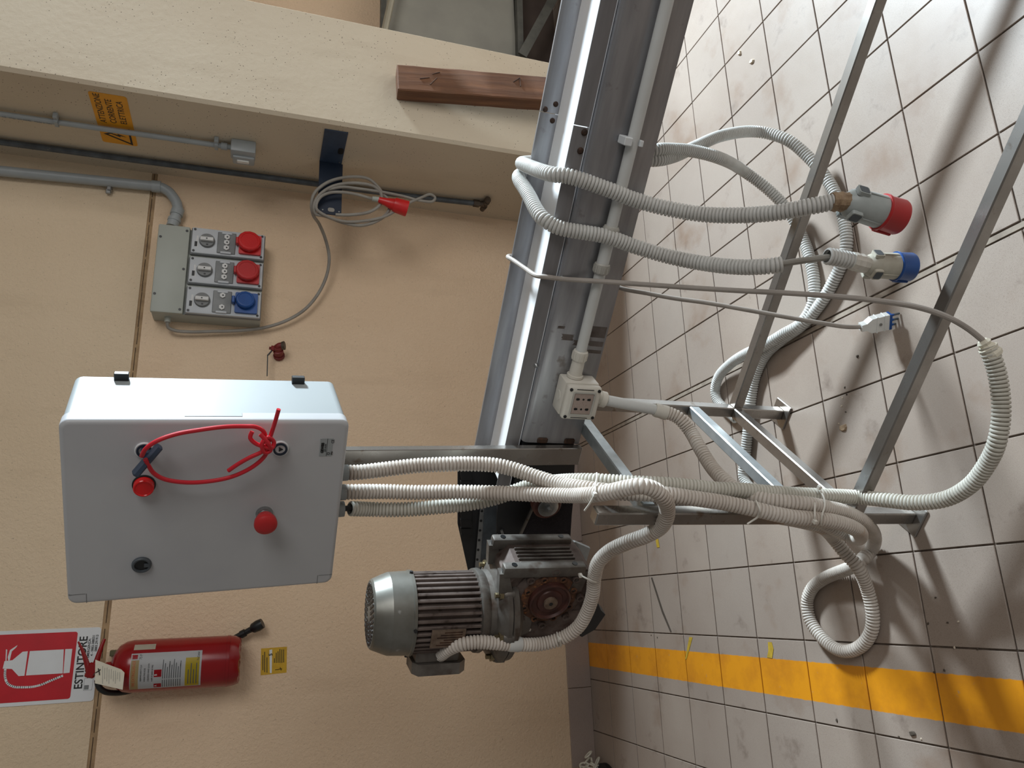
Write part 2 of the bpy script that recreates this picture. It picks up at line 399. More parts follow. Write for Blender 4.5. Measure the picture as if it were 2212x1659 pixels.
# ------------------------------------------------------------------ setting
YW = 0.985
bm = box(new_bm(), -3.2, 4.2, -4.6, YW + 0.2, -0.12, -0.0035)
floor = bpy.data.objects.new('floor', mesh_of('floor', bm, 'grout', False)); COL.objects.link(floor); mark(floor, kind='structure'); WM['floor'] = Matrix()
GX = 0.2 * 0.9914466
def xline(k): return -GX * k - (0.0071 if k >= 1 else 0)
tiles = []
for k in range(-21, 16):
    for w in range(-5, 24):
        x1 = xline(k) - (0.010 if k == 1 else 0.0019); x0 = xline(k + 1) + (0.010 if k + 1 == 1 else 0.0019)
        y1 = -0.2 * w - 0.0019; y0 = -0.2 * (w + 1) + 0.0019
        if y1 > YW: y1 = YW
        if y0 > YW - 0.02 or x0 > 4.1 or y1 < -4.5: continue
        if x0 > 0.93 and x1 < 1.40 and y0 > 0.45: continue
        pp = [project((x, y, 0)) for x, y in ((x0, y0), (x1, y0), (x1, y1), (x0, y1))]
        vis = all(p[2] > 0.1 for p in pp) and max(p[0] for p in pp) > -10 and min(p[0] for p in pp) < 2222 and max(p[1] for p in pp) > -10 and min(p[1] for p in pp) < 1669
        ar = 0
        if vis:
            for a, b in zip(pp, pp[1:] + pp[:1]): ar += a[0] * b[1] - b[0] * a[1]
        tiles.append((abs(ar) if vis else 0, x0, x1, y0, y1))
tiles.sort(reverse=True)
cache = {}; rest = new_bm(); cnt = 0
for ar, x0, x1, y0, y1 in tiles:
    if ar > 0 and cnt < 300:
        key = (round(x1 - x0, 4), round(y1 - y0, 4))
        if key not in cache:
            w, h = key
            cache[key] = mesh_of('tile', box(new_bm(), -w / 2, w / 2, -h / 2, h / 2, -0.009, 0, None, 0.0009), 'floor_tile', False)
        o = bpy.data.objects.new('tile', cache[key]); COL.objects.link(o); o.parent = floor
        o.location = ((x0 + x1) / 2, (y0 + y1) / 2, random.uniform(-0.0004, 0.0002)); cnt += 1
    else:
        box(rest, x0, x1, y0, y1, -0.009, 0)
o = part('outlying_tiles', rest, 'floor_tile', floor, smooth=False); o['kind'] = 'stuff'
part('expansion_joint', box(new_bm(), xline(1) - 0.0056, xline(1) + 0.0056, -4.5, YW, -0.006, -0.0008), 'joint_filler', floor, smooth=False)

wall = bpy.data.objects.new('wall_back', mesh_of('wall_back', box(new_bm(), -3.2, 2.6, YW, YW + 0.2, -0.1, 1.8435), 'wall_stucco', False)); COL.objects.link(wall)
mark(wall, kind='structure'); WM['wall_back'] = Matrix()
part('wall_panel', box(new_bm(), -3.2, 2.6, YW, YW + 0.2, 1.8665, 3.4), 'wall_upper', wall, smooth=False)
part('joint_filler', box(new_bm(), -3.2, 2.6, YW + 0.003, YW + 0.15, 1.8435, 1.8665), 'wall_joint', wall, smooth=False)
bm = new_bm(); x = -1.7
while x < 0.9:                                            # the filler has split along its middle
    L = random.uniform(0.05, 0.16); zz = 1.856 + random.uniform(-0.0012, 0.0012)
    box(bm, x, x + L, YW + 0.0012, YW + 0.01, zz - 0.0008, zz + 0.0008); x += L + random.uniform(0.0, 0.02)
part('joint_crack', bm, 'crack', wall, smooth=False)

bsb = bpy.data.objects.new('baseboard_back', None); COL.objects.link(bsb); mark(bsb, kind='structure'); WM['baseboard_back'] = Matrix()
xs = [-1.527]; 
while xs[-1] < 0.9: xs.append(xs[-1] + 0.3)
for a, b in zip(xs, xs[1:]):
    b = min(b, 0.913)
    part('skirting_tile', box(new_bm(), a + 0.001, b - 0.001, YW - 0.009, YW, 0.0, 0.103, None, 0.001), 'skirting', bsb, smooth=False)

# pillar with chamfered arrises
poly = [(0.915, YW + 0.05), (0.915, 0.444), (0.927, 0.432), (1.398, 0.432), (1.410, 0.444), (1.410, YW + 0.05)]
pil = bpy.data.objects.new('pillar', mesh_of('pillar', prism(new_bm(), poly, 3.4), 'pillar_paint', False)); COL.objects.link(pil); mark(pil, kind='structure')

# added unseen wall that keeps the side daylight off the area behind the pillar
wr = bpy.data.objects.new('wall_right', mesh_of('wall_right', box(new_bm(), 2.35, 2.6, 0.30, YW, 0.0, 3.4), 'pillar_paint', False)); COL.objects.link(wr); mark(wr, kind='structure')

# ------------------------------------------------------------------ behind the pillar
bgf = thing('steel_partition', 'grey panel in a dark steel frame with a diagonal brace behind the pillar', 'partition', (1.9, 0.80, 0))
def bgp(u, v, y=0.8): return Yp(u, v, y)
part('frame_rail', bar(new_bm(), bgp(828, -60), (1.40, 0.80, bgp(828, 52).z), 0.03, 0.025), 'bg_frame', bgf, True, False)
part('frame_rail', bar(new_bm(), bgp(1118, -60), (1.40, 0.80, bgp(1118, 110).z), 0.05, 0.03), 'bg_frame', bgf, True, False)
part('frame_post', bar(new_bm(), (1.690, 0.80, 0), (1.690, 0.80, 0.95), 0.03, 0.03), 'bg_frame', bgf, True, False)
part('frame_post', bar(new_bm(), (2.30, 0.80, 0), (2.30, 0.80, 0.95), 0.03, 0.03), 'bg_frame', bgf, True, False)
part('panel', box(new_bm(), 1.66, 2.30, 0.815, 0.822, 0.27, 0.93), 'bg_panel', bgf, True, False)
part('brace', bar(new_bm(), bgp(1128, 120, 0.74), bgp(1215, -40, 0.74), 0.012, 0.045), 'bg_frame', bgf, True, False)
single('handrail_pipe', cable_bm([bgp(829, 75, 0.72), bgp(852, -30, 0.72), bgp(870, -110, 0.72)], 0.016), 'bg_pipe', 'cream painted pipe sloping above the grey framed panel', 'pipe')
single('brown_board', box(new_bm(), 1.45, 2.33, 0.93, 0.96, 0.0, 0.52), 'bg_dark', 'dark brown board standing behind the diagonal brace', 'board')  # dark sheet put in for the shadowed void behind the frame

# ------------------------------------------------------------------ wooden beam leaning on the pillar
top = Yp(857, 178, 0.395); low = Yp(1176, 203, 0.335)
dirv = (low - top).normalized(); bot = top + dirv * (top.z / -dirv.z)
wm = Matrix.Translation(bot) @ frame_z(bot, top, (0, 1, 0))
wood = thing('wooden_beam', 'short weathered brown wooden beam leaning on the cream pillar', 'beam', wm)
Lw = (top - bot).length
bm = new_bm(); box(bm, -0.058, 0.058, -0.036, 0.036, 0.0, Lw, None, 0.004)
bmesh.ops.subdivide_edges(bm, edges=[e for e in bm.edges if e.calc_length() > 0.3], cuts=14)
for v in bm.verts: v.co += Vector((random.uniform(-1, 1), random.uniform(-1, 1), 0)) * 0.0016
part('timber', bm, 'old_wood', wood, ang=30)
inv = wm.inverted()
def wpt(u, v): 
    p = inv @ Yp(u, v, 0.355); return p
ysurf = -0.037 if (inv @ CAM).y < 0 else 0.037
for a, b in (((933, 164), (949, 161)), ((907, 172), (927, 171)), ((929, 186), (943, 173)), ((1104, 192), (1117, 184)), ((1117, 184), (1119, 202))):
    A_, B_ = wpt(*a), wpt(*b); A_.y = B_.y = ysurf
    part('nail', cyl(new_bm(), A_, B_, 0.0022, seg=8), 'weld_rust', wood)

# ------------------------------------------------------------------ things on the pillar side
def PS(u, v, off=0.0): return Xp(u, v, 0.915 - off)
sg = thing('warning_sign', 'orange high voltage warning sign reading ATTENZIONE CORRENTE ELETTRICA on the pillar side', 'sign', (0.915, 0.635, 1.96))
# local drawing axes on the pillar side: x -> -y world, y -> z world
SIDE = Matrix(((0, 0, -1, 0), (-1, 0, 0, 0), (0, 1, 0, 0), (0, 0, 0, 1)))
part('plate', prism(new_bm(), rrect(-0.157, 0.157, -0.062, 0.062, 0.01), 0.0018, SIDE), 'sign_orange', sg, smooth=False)
for t, y in (('ATTENZIONE', 0.037), ('CORRENTE', 0.002), ('ELETTRICA', -0.033)):
    part('lettering', text_bm(t, 0.031, 0.0003, SIDE @ Matrix.Translation((0.065 if t == 'ATTENZIONE' else 0.055, y, 0.0021)), sx=0.92), 'print_black', sg, smooth=False)
def ring_poly(bm, outer, inner, h, mtx):
    n = len(outer); vs = []
    for z in (0, h):
        vs.append([bm.verts.new((x, y, z)) for x, y in outer]); vs.append([bm.verts.new((x, y, z)) for x, y in inner])
    for i in range(n):
        j = (i + 1) % n
        bm.faces.new((vs[2][i], vs[2][j], vs[3][j], vs[3][i])); bm.faces.new((vs[0][i], vs[1][i], vs[1][j], vs[0][j]))
        bm.faces.new((vs[0][i], vs[0][j], vs[2][j], vs[2][i])); bm.faces.new((vs[1][j], vs[1][i], vs[3][i], vs[3][j]))
    bmesh.ops.transform(bm, matrix=mtx, verts=[v for r in vs for v in r])
    return bm
tx = -0.098
tri_o = [(tx - 0.055, -0.046), (tx + 0.055, -0.046), (tx, 0.050)]; tri_i = [(tx - 0.042, -0.039), (tx + 0.042, -0.039), (tx, 0.035)]
part('warning_triangle', ring_poly(new_bm(), tri_o, tri_i, 0.0006, SIDE @ Matrix.Translation((0, 0, 0.0018))), 'print_black', sg, smooth=False)
bolt = [(tx + 0.006, 0.024), (tx - 0.010, -0.008), (tx - 0.001, -0.006), (tx - 0.004, -0.028), (tx + 0.011, 0.002), (tx + 0.002, 0.0), (tx + 0.010, 0.024)]
part('warning_bolt', prism(new_bm(), bolt, 0.0006, SIDE @ Matrix.Translation((0, 0, 0.0018))), 'print_black', sg, smooth=False)

# thin surface conduit with clips and a switch box
cy = 0.674
sw = thing('switch_conduit', 'thin grey surface conduit with two clips crossing the orange warning sign', 'conduit', (0.897, cy, 1.55))
part('pipe', cyl(new_bm(), (0.897, cy + 0.006, 2.7), (0.897, cy, 1.545), 0.0105), 'conduit_grey', sw, True)
part('coupling', cyl(new_bm(), (0.897, cy, 1.585), (0.897, cy, 1.562), 0.0145), 'conduit_grey', sw, True)
for zc in (2.155, 1.602):
    bm = box(new_bm(), 0.893, 0.915, cy - 0.034, cy - 0.008, zc - 0.008, zc + 0.008, None, 0.002); box(bm, 0.883, 0.886, cy - 0.014, cy + 0.014, zc - 0.006, zc + 0.006); box(bm, 0.885, 0.915, cy - 0.017, cy - 0.012, zc - 0.006, zc + 0.006); box(bm, 0.885, 0.915, cy + 0.012, cy + 0.017, zc - 0.006, zc + 0.006)
    part('clip', bm, 'conduit_grey', sw, True, False)
M_ = Matrix.Translation((0.8862, cy + 0.004, 2.25)) @ SIDE @ Matrix.Rotation(-PI / 2, 4, 'Z')
part('print', text_bm('CE   IMQ  EN 50086   Made in Italy', 0.011, 0.0002, M_, sx=1.0), 'print_grey', sw, True, False)
sb = thing('wall_switch', 'small grey surface switch box at the lower end of the thin conduit', 'switch', (0.915, 0.665, 1.45))
part('housing', box(new_bm(), 0.862, 0.915, 0.635, 0.700, 1.455, 1.548, None, 0.005, 2), 'conduit_grey', sb, True)
part('lower_shell', box(new_bm(), 0.853, 0.90, 0.668, 0.722, 1.458, 1.540, None, 0.006, 2), 'conduit_grey', sb, True)
part('rocker', box(new_bm(), 0.848, 0.856, 0.684, 0.704, 1.478, 1.524, None, 0.003), 'plug_white', sb, True, label='white rocker of the switch')

# dark pipe with a tap
wp = thing('water_pipe', 'dark grey painted water pipe running down the pillar side to a tap', 'pipe', (0.895, 0.85, 0.45))
pts = [(0.897, 0.872, 2.75), (0.897, 0.868, 2.0), (0.897, 0.862, 1.4), (0.897, 0.858, 0.9), (0.897, 0.840, 0.475)]
part('pipe', cable_bm(pts, 0.0125, ds=0.05), 'pipe_dark', wp, True)
te = Vector((0.897, 0.840, 0.475))
part('nut', lathe(new_bm(), te + Vector((0, 0, 0.028)), te + Vector((0, 0, 0.0)), [(0, 0.017), (0.028, 0.017)], 6), 'tap_bronze', wp, True)
bm = cable_bm([te + Vector((0, 0, 0.0)), te + Vector((0, -0.003, -0.014)), te + Vector((-0.004, -0.010, -0.026))], 0.013, 12, 0.004)
cyl(bm, te + Vector((0, -0.035, -0.028)), te + Vector((0, 0.034, -0.028)), 0.012)
lathe(bm, te + Vector((0, -0.02, -0.028)), te + Vector((0, -0.06, -0.028)), [(0, 0.0155), (0.012, 0.0155), (0.013, 0.011), (0.022, 0.016), (0.03, 0.014)], 10)
lathe(bm, te + Vector((0, 0.01, -0.028)), te + Vector((0, 0.05, -0.028)), [(0, 0.015), (0.012, 0.015), (0.013, 0.012), (0.036, 0.012)], 10)
part('tap', bm, 'tap_bronze', wp, True)

# navy bracket that carries the cable coil
yb = 0.62
bk = thing('cable_bracket', 'navy blue bent steel bracket on the pillar side holding a coiled cable', 'bracket', (0.915, 0.55, 1.10))
za, zb = 1.115, 1.205
part('fixing_plate', box(new_bm(), 0.9105, 0.915, 0.476, 0.705, za, zb, None, 0.001), 'navy_steel', bk, True, False)
xe = Yp(735, 466, 0.70).x
part('arm', box(new_bm(), xe, 0.9105, 0.70, 0.7045, za - 0.005, zb, None, 0.001), 'navy_dark', bk, True, False)  # same steel as the plate; its shaded side is put into a darker navy
part('slot', prism(new_bm(), rrect(0.585, 0.628, 1.118, 1.140, 0.010), 0.0015, Matrix(((0, 0, 1, 0.9095), (1, 0, 0, 0), (0, 1, 0, 0), (0, 0, 0, 1)))), 'plastic_black', bk, True, False)
part('screw', cyl(new_bm(), (0.909, 0.690, 1.125), (0.912, 0.690, 1.125), 0.004, seg=10), 'zinc', bk, True)
part('end_slot', prism(new_bm(), rrect(xe + 0.012, xe + 0.03, 1.138, 1.165, 0.008), 0.001, Matrix(((1, 0, 0, 0), (0, 0, 1, 0.6985), (0, 1, 0, 0), (0, 0, 0, 1)))), 'cable_grey', bk, True, False)
part('screw', cyl(new_bm(), (xe + 0.016, 0.697, 1.12), (xe + 0.016, 0.7, 1.12), 0.003, seg=10), 'zinc', bk, True)
part('screw', cyl(new_bm(), (xe + 0.016, 0.697, 1.185), (xe + 0.016, 0.7, 1.185), 0.003, seg=10), 'zinc', bk, True)

# socket-panel feed pipe
fp = thing('feed_pipe', 'thick grey conduit pipe curving down the wall into the socket panel', 'pipe', (0.82, 0.955, 1.8))
part('pipe', cyl(new_bm(), (Yp(-60, 368, 0.955).x, 0.955, 2.75), Yp(330, 402, 0.955), 0.0205), 'conduit_grey', fp, True)
c0 = Yp(322, 401, 0.955); e1 = Yp(373, 424, 0.955); e2 = Yp(385, 455, 0.955); e3 = Yp(372, 487, 0.95)
part('elbow', cable_bm([c0, Yp(345, 404, 0.955), Yp(363, 413, 0.955), e1, Yp(381, 437, 0.955), e2], 0.0205, 16, 0.006), 'conduit_grey', fp, True)
part('coupling', lathe(new_bm(), Yp(328, 402, 0.955), Yp(346, 404, 0.955), [(0, 0.0245), (0.034, 0.0245)], 20), 'conduit_grey', fp, True)
part('gland', lathe(new_bm(), Yp(385, 452, 0.955), Yp(371, 492, 0.95), [(0, 0.025), (0.030, 0.025), (0.031, 0.0215), (0.048, 0.0215), (0.049, 0.026), (0.062, 0.026), (0.063, 0.0235), (0.088, 0.0235)], 20), 'conduit_grey', fp, True)
cl = Yp(237, 407, 0.97)
bm = box(new_bm(), cl.x - 0.014, cl.x + 0.016, 0.955, 0.985, cl.z - 0.009, cl.z + 0.009, None, 0.003); box(bm, cl.x - 0.026, cl.x - 0.006, 0.962, 0.975, cl.z - 0.006, cl.z + 0.012, None, 0.002)
single('pipe_clip', bm, 'zinc', 'loose metal pipe clip on the wall beside the thick conduit', 'clip')

# ------------------------------------------------------------------ socket panel
sp = thing('socket_panel', 'grey wall panel with three switched industrial sockets, two red and one blue', 'socket panel', (0.444, YW, 1.398))
px0, px1, pz0, pz1 = 0.255, 0.632, 1.398, 1.806
part('back_box', box(new_bm(), px0 + 0.002, px1 - 0.002, 0.895, YW, pz0 + 0.002, pz1 - 0.002, None, 0.005, 2), 'panel_grey', sp, True)
cov = part('cover_plate', box(new_bm(), px0, px1, 0.876, 0.897, 1.689, pz1, None, 0.006, 2), 'panel_grey', sp, True)
for x, z in ((0.612, 1.700), (0.575, 1.795), (0.444, 1.700), (0.330, 1.795), (0.272, 1.700)):
    part('screw', cyl(new_bm(), (x, 0.8745, z), (x, 0.88, z), 0.0052, seg=12), 'plastic_black', cov, True)
def hexa(r, n=6, a0=0, wob=0.0): return [(r * (1 + (wob if k % 2 else 0)) * math.cos(a0 + 2 * PI * k / n), r * (1 + (wob if k % 2 else 0)) * math.sin(a0 + 2 * PI * k / n)) for k in range(n)]
def place(x, y, z): return Matrix.Translation((x, y, z)) @ FACE_Y
def module(xc, col, fuses, lidR, lab):
    w = 0.0565
    mo = part('socket_module', box(new_bm(), xc - w, xc + w, 0.872, 0.897, 1.402, 1.680, None, 0.005, 2), 'panel_light', sp, True, label=lab)
    part('module_edge', box(new_bm(), xc - w - 0.003, xc + w + 0.003, 0.884, 0.898, 1.399, 1.684, None, 0.004, 2), 'panel_dark', mo, True)
    for sx in (-1, 1):
        for z in (1.412, 1.670): part('screw', cyl(new_bm(), (xc + sx * 0.047, 0.8705, z), (xc + sx * 0.047, 0.876, z), 0.0050, seg=12), 'plastic_black', mo, True)
    part('switch_ring', lathe(new_bm(), (xc, 0.872, 1.622), (xc, 0.86, 1.622), [(0, 0.0300), (0.008, 0.0295), (0.012, 0.0275), (0.0121, 0.025)], 32), 'panel_dark', mo, True)
    part('switch_handle', box(new_bm(), xc - 0.0078, xc + 0.0078, 0.846, 0.861, 1.597, 1.647, None, 0.002), 'fuse_white', mo, True)
    part('switch_hole', cyl(new_bm(), (xc, 0.8452, 1.622), (xc, 0.85, 1.622), 0.003, seg=10), 'plastic_black', mo, True)
    part('switch_mark', prism(new_bm(), rrect(-0.0035, 0.0035, -0.004, 0.004, 0.002), 0.001, place(xc - 0.020, 0.8605, 1.620)), 'plastic_black', mo, True, False)
    part('fuse_window', box(new_bm(), xc - 0.048, xc + 0.046, 0.868, 0.876, 1.513, 1.583, None, 0.002), 'smoke_window', mo, True)
    part('window_latch', box(new_bm(), xc + 0.036, xc + 0.046, 0.864, 0.872, 1.528, 1.568, None, 0.002), 'panel_light', mo, True)
    part('window_latch', box(new_bm(), xc - 0.050, xc - 0.041, 0.864, 0.872, 1.528, 1.570, None, 0.002), 'panel_light', mo, True)
    for dx in fuses:
        bm = prism(new_bm(), hexa(0.0115, 12, 0, -0.14), 0.006, place(xc + dx, 0.868, 1.5475))
        part('fuse', bm, 'fuse_white', mo, True, False)
    bm = new_bm()
    for dx in fuses: prism(bm, hexa(0.0035, 6), 0.0008, place(xc + dx, 0.862, 1.546))
    part('fuse_slot', bm, 'plastic_black', mo, True, False)
    bm = box(new_bm(), xc - 0.028, xc - 0.006, 0.8712, 0.873, 1.658, 1.668)
    part('rating_mark', bm, 'print_black', mo, True, False)
    part('rating_label', box(new_bm(), xc - 0.030, xc + 0.020, 0.8716, 0.873, 1.655, 1.662), 'fuse_white', mo, True, False)
    part('socket_flange', prism(new_bm(), rrect(-0.043, 0.043, -0.043, 0.043, 0.006), 0.012, place(xc, 0.872, 1.457)), col, mo, True, False)
    part('socket_lid', lathe(new_bm(), (xc + 0.006, 0.862, 1.462), (xc + 0.010, 0.82, 1.460), [(0, lidR - 0.004), (0.006, lidR), (0.020, lidR), (0.024, lidR - 0.004), (0.0245, lidR * 0.74), (0.023, lidR * 0.72), (0.0231, 0.001)], 14), col, mo, True, ang=25)
    part('lid_hinge', box(new_bm(), xc - 0.008, xc + 0.020, 0.842, 0.868, 1.500, 1.512, None, 0.002), col, mo, True)
module(0.575, 'plastic_red', (0.024, 0.0, -0.024), 0.045, 'socket module with a bright red lid')
module(0.446, 'plastic_red_worn', (0.024, 0.0, -0.024), 0.045, 'socket module with a faded red lid')
module(0.317, 'plastic_blue', (0.025, -0.025), 0.036, 'socket module with a blue lid')
gl = Yp(361, 697, 0.93)
part('cable_gland', cyl(new_bm(), (0.258, 0.935, gl.z), (0.236, 0.935, gl.z), 0.0125, 0.0115), 'panel_grey', sp, True)

# cable that leaves the panel, hangs and is coiled on the bracket
cpts = [(0.240, 0.935, gl.z)]
for u, v, y in ((363, 707, .945), (378, 714, .95), (410, 717, .955), (460, 716, .955), (520, 714, .955), (570, 708, .955), (620, 692, .95), (660, 667, .945), (690, 630, .935), (707, 590, .92), (711, 555, .90), (704, 520, .86), (690, 485, .79), (677, 465, .72), (673, 445, .69),
                (678, 420, .68), (695, 402, .68), (720, 389, .68), (760, 382, .68), (795, 386, .68), (815, 402, .68), (828, 420, .685), (842, 436, .69), (838, 458, .69), (815, 477, .69), (780, 487, .69), (745, 482, .69), (700, 466, .69), (682, 462, .69),
                (678, 445, .675), (688, 424, .67), (715, 404, .67), (750, 396, .67), (785, 397, .67), (810, 404, .67), (823, 418, .675), (822, 440, .68), (800, 457, .68), (760, 464, .685), (725, 464, .69)):
    cpts.append(Yp(u, v, y))
coil = thing('extension_cable', 'grey cable looping from the socket panel into a coil on the navy bracket', 'cable', (0.75, 0.69, 0.95))
part('cable', cable_bm(cpts, 0.0068), 'cable_grey', coil, True)
c2 = [Yp(u, v, y) for u, v, y in ((805, 430, .68), (770, 420, .67), (735, 415, .665), (710, 417, .665), (690, 428, .665), (683, 450, .675), (700, 464, .68), (740, 478, .68), (780, 478, .68), (830, 468, .68), (880, 440, .68), (910, 427, .68), (930, 420, .685), (940, 427, .69), (935, 435, .69), (905, 433, .685), (870, 424, .68), (820, 414, .675), (770, 407, .672), (740, 404, .672), (700, 412, .675))]
part('cable_end', cable_bm(c2, 0.0062), 'cable_grey', coil, True)
rp = thing('cable_connector', 'red industrial connector hanging in the coiled cable by the pillar', 'connector', Yp(845, 444, .668))
a, b = Yp(817, 431, .668), Yp(882, 452, .668)
part('body', lathe(new_bm(), a, b, [(0, 0.011), (0.006, 0.0125), (0.030, 0.0165), (0.068, 0.0265), (0.072, 0.029)], 20), 'plastic_red', rp, True)
part('collar', lathe(new_bm(), a.lerp(b, 0.52), b, [(0, 0.0295), (0.004, 0.0305), (0.052, 0.0335), (0.058, 0.0325)], 20), 'plastic_red', rp, True)
part('strain_relief', lathe(new_bm(), Yp(804, 429, .668), a, [(0, 0.0095), (0.014, 0.011), (0.028, 0.0115)], 14), 'panel_grey', rp, True)

# red ball valve
rv = thing('red_valve', 'small dark red wall valve with a long black lever near the socket panel', 'valve', Yp(600, 764, .965))
w0 = Yp(603, 770, 0.985); w1 = Yp(600, 752, 0.93)
part('body', lathe(new_bm(), w0, w1, [(0, 0.023), (0.012, 0.023), (0.013, 0.018), (0.03, 0.018), (0.032, 0.021), (0.046, 0.021), (0.048, 0.016), (0.066, 0.016)], 12), 'valve_red', rv, True)
part('outlet', cable_bm([w1, Yp(601, 748, .925), Yp(609, 746, .92)], 0.013, 12, 0.004), 'valve_red', rv, True)
part('mouth', lathe(new_bm(), Yp(609, 747, .92), Yp(618, 746, .915), [(0, 0.0165), (0.010, 0.0185), (0.012, 0.0165)], 18), 'tap_bronze', rv, True)
part('stem', lathe(new_bm(), Yp(600, 754, .93), Yp(583, 752, .93), [(0, 0.009), (0.014, 0.009), (0.015, 0.0125), (0.026, 0.0125), (0.027, 0.006), (0.034, 0.006)], 8), 'valve_red', rv, True)
l0, l1, l2 = Yp(587, 758, .925), Yp(578, 768, .925), Yp(577, 812, .925)
bm = bar(new_bm(), l0, l1, 0.004, 0.012, (0, 1, 0)); bar(bm, l1, l2, 0.004, 0.012, (0, 1, 0))
part('lever', bm, 'plastic_black', rv, True, False)

# ------------------------------------------------------------------ fire extinguisher
EX, EY, ER = -1.0375, 0.889, 0.0855
ex = thing('fire_extinguisher', 'red fire extinguisher with paper labels hanging on the wall', 'extinguisher', (EX, EY, 1.40))
prof = [(1.402, 0.045), (1.400, 0.066), (1.404, 0.077), (1.418, 0.0835), (1.434, 0.0855), (1.4345, ER + 0.0012), (1.444, ER + 0.0012), (1.4445, ER), (1.745, ER), (1.768, 0.081), (1.787, 0.070), (1.800, 0.052), (1.808, 0.032), (1.811, 0.019), (1.826, 0.018)]
bm = lathe(new_bm(), (EX, EY, 0), (EX, EY, 1), prof, 40)
for v in bm.verts:                                       # lobed foot ring
    if v.co.z < 1.412:
        a = math.atan2(v.co.y - EY, v.co.x - EX); v.co.z -= 0.004 * max(0, math.sin(a * 8))
part('cylinder', bm, 'extinguisher_red', ex, True)
def curved(x0, x1, z0, z1, off, n=14):
    """patch on the cylinder; x in arc metres from the side facing the hall"""
    bm = new_bm(); rows = []
    for k in range(n + 1):
        a = (x0 + (x1 - x0) * k / n) / ER
        rows.append([bm.verts.new((EX + (ER + off) * math.sin(a), EY - (ER + off) * math.cos(a), z)) for z in (z0, z1)])
    for p, q in zip(rows, rows[1:]): bm.faces.new((p[0], q[0], q[1], p[1]))
    bmesh.ops.solidify(bm, geom=bm.faces, thickness=0.0003)
    return bm
def wrap_text(t, x, z, size, sx=0.9, off=0.0012):
    bm = text_bm(t, size, 0.0001, None, 'LEFT', sx)
    for v in bm.verts:
        a = (x + v.co.x) / ER; r = ER + off + v.co.z
        v.co = Vector((EX + r * math.sin(a), EY - r * math.cos(a), z + v.co.y))
    return bm
lb = part('label', curved(-0.083, 0.045, 1.522, 1.742, 0.0006), 'sign_white', ex, True, label='white printed instruction label')
part('label_band', curved(-0.083, 0.022, 1.716, 1.740, 0.0009), 'label_tan', lb, True)
part('lettering', wrap_text('FIRE EXTINGUISHER', -0.068, 1.730, 0.0125, 0.80), 'print_orange', lb, True, False)
part('label_yellow_field', curved(-0.080, 0.022, 1.528, 1.572, 0.0009), 'label_yellow', lb, True)
part('label_red_square', curved(0.026, 0.040, 1.722, 1.738, 0.0009, 4), 'sign_red', lb, True)
part('lettering', wrap_text('F', 0.036, 1.735, 0.011), 'sign_red', lb, True, False)
part('lettering', wrap_text('75 F', 0.024, 1.712, 0.011), 'print_black', lb, True, False)
part('label_red_square', curved(-0.035, -0.011, 1.645, 1.668, 0.0009, 5), 'sign_red', lb, True)
part('lettering', wrap_text('B', -0.0305, 1.662, 0.012, off=0.0015), 'sign_white', lb, True, False)
part('label_red_square', curved(-0.078, -0.060, 1.645, 1.668, 0.0009, 5), 'sign_red', lb, True)
part('lettering', wrap_text('A', -0.073, 1.662, 0.012, off=0.0015), 'sign_white', lb, True, False)
for i, t in enumerate(('1 REMOVE SAFETY CLIP', '2 HOLD THE HOSE', '3 SQUEEZE HAND LEVER', '4 AIM AT BASE OF FIRE')):
    part('lettering', wrap_text(t, -0.050, 1.708 - i * 0.0115, 0.0064, 0.85), 'print_black', lb, True, False)
bm = new_bm()
for i in range(9):
    z = 1.640 - i * 0.0068
    for x0, x1 in ((-0.078, -0.046), (-0.042, 0.020 - (i * 7 % 5) * 0.006)):
        c = curved(x0, x1, z, z + 0.0024, 0.0009, 6); me = bpy.data.meshes.new('t'); c.to_mesh(me); c.free(); bm.from_mesh(me); bpy.data.meshes.remove(me)
for i in range(4):
    c = curved(-0.070, 0.004 - (i % 2) * 0.02, 1.535 + i * 0.0085, 1.538 + i * 0.0085, 0.0012, 6); me = bpy.data.meshes.new('t'); c.to_mesh(me); c.free(); bm.from_mesh(me); bpy.data.meshes.remove(me)
part('small_print', bm, 'print_grey', lb, True, False)
part('lettering', wrap_text('FireCenter', 0.012, 1.533, 0.0105, 0.62), 'print_black', lb, True, False)
part('test_label', curved(0.058, 0.082, 1.672, 1.738, 0.0006, 6), 'paper', ex, True)
# head, levers, hose, hook
hd = Vector((EX - 0.004, EY - 0.005, 1.835))
bm = lathe(new_bm(), (hd.x, hd.y, 1.820), (hd.x, hd.y, 1.87), [(0, 0.020), (0.020, 0.020), (0.030, 0.016), (0.044, 0.014)], 14)
part('valve_head', bm, 'extinguisher_red', ex, True)
def yy(u, v): return Yp(u, v, 0.868)
bm = new_bm()
pl_ = [yy(196, 1462), yy(185, 1425), yy(176, 1400), yy(169, 1386)]
sweep(bm, resample(catmull(pl_), 0.006), [0.012 - 0.006 * k / 14 for k in range(len(resample(catmull(pl_), 0.006)))], 10)
part('squeeze_lever', bm, 'extinguisher_red', ex, True)
pl2 = [yy(206, 1438), yy(213, 1415), yy(219, 1397), yy(226, 1380)]
bm = new_bm(); pth = resample(catmull(pl2), 0.006); sweep(bm, pth, [0.0105 - 0.006 * k / len(pth) for k in range(len(pth))], 10)
part('carry_handle', bm, 'extinguisher_red', ex, True)
part('head_block', bar(new_bm(), yy(192, 1464), yy(205, 1432), 0.03, 0.022, (0, 1, 0), 0.004), 'extinguisher_red', ex, True)
hp = [Yp(210, 1468, .875), Yp(213, 1483, .875), Yp(224, 1493, .88), Yp(245, 1497, .90), Yp(275, 1494, .93), Yp(310, 1480, .965), Yp(400, 1440, .975), Yp(480, 1395, .97), Yp(512, 1378, .955)]
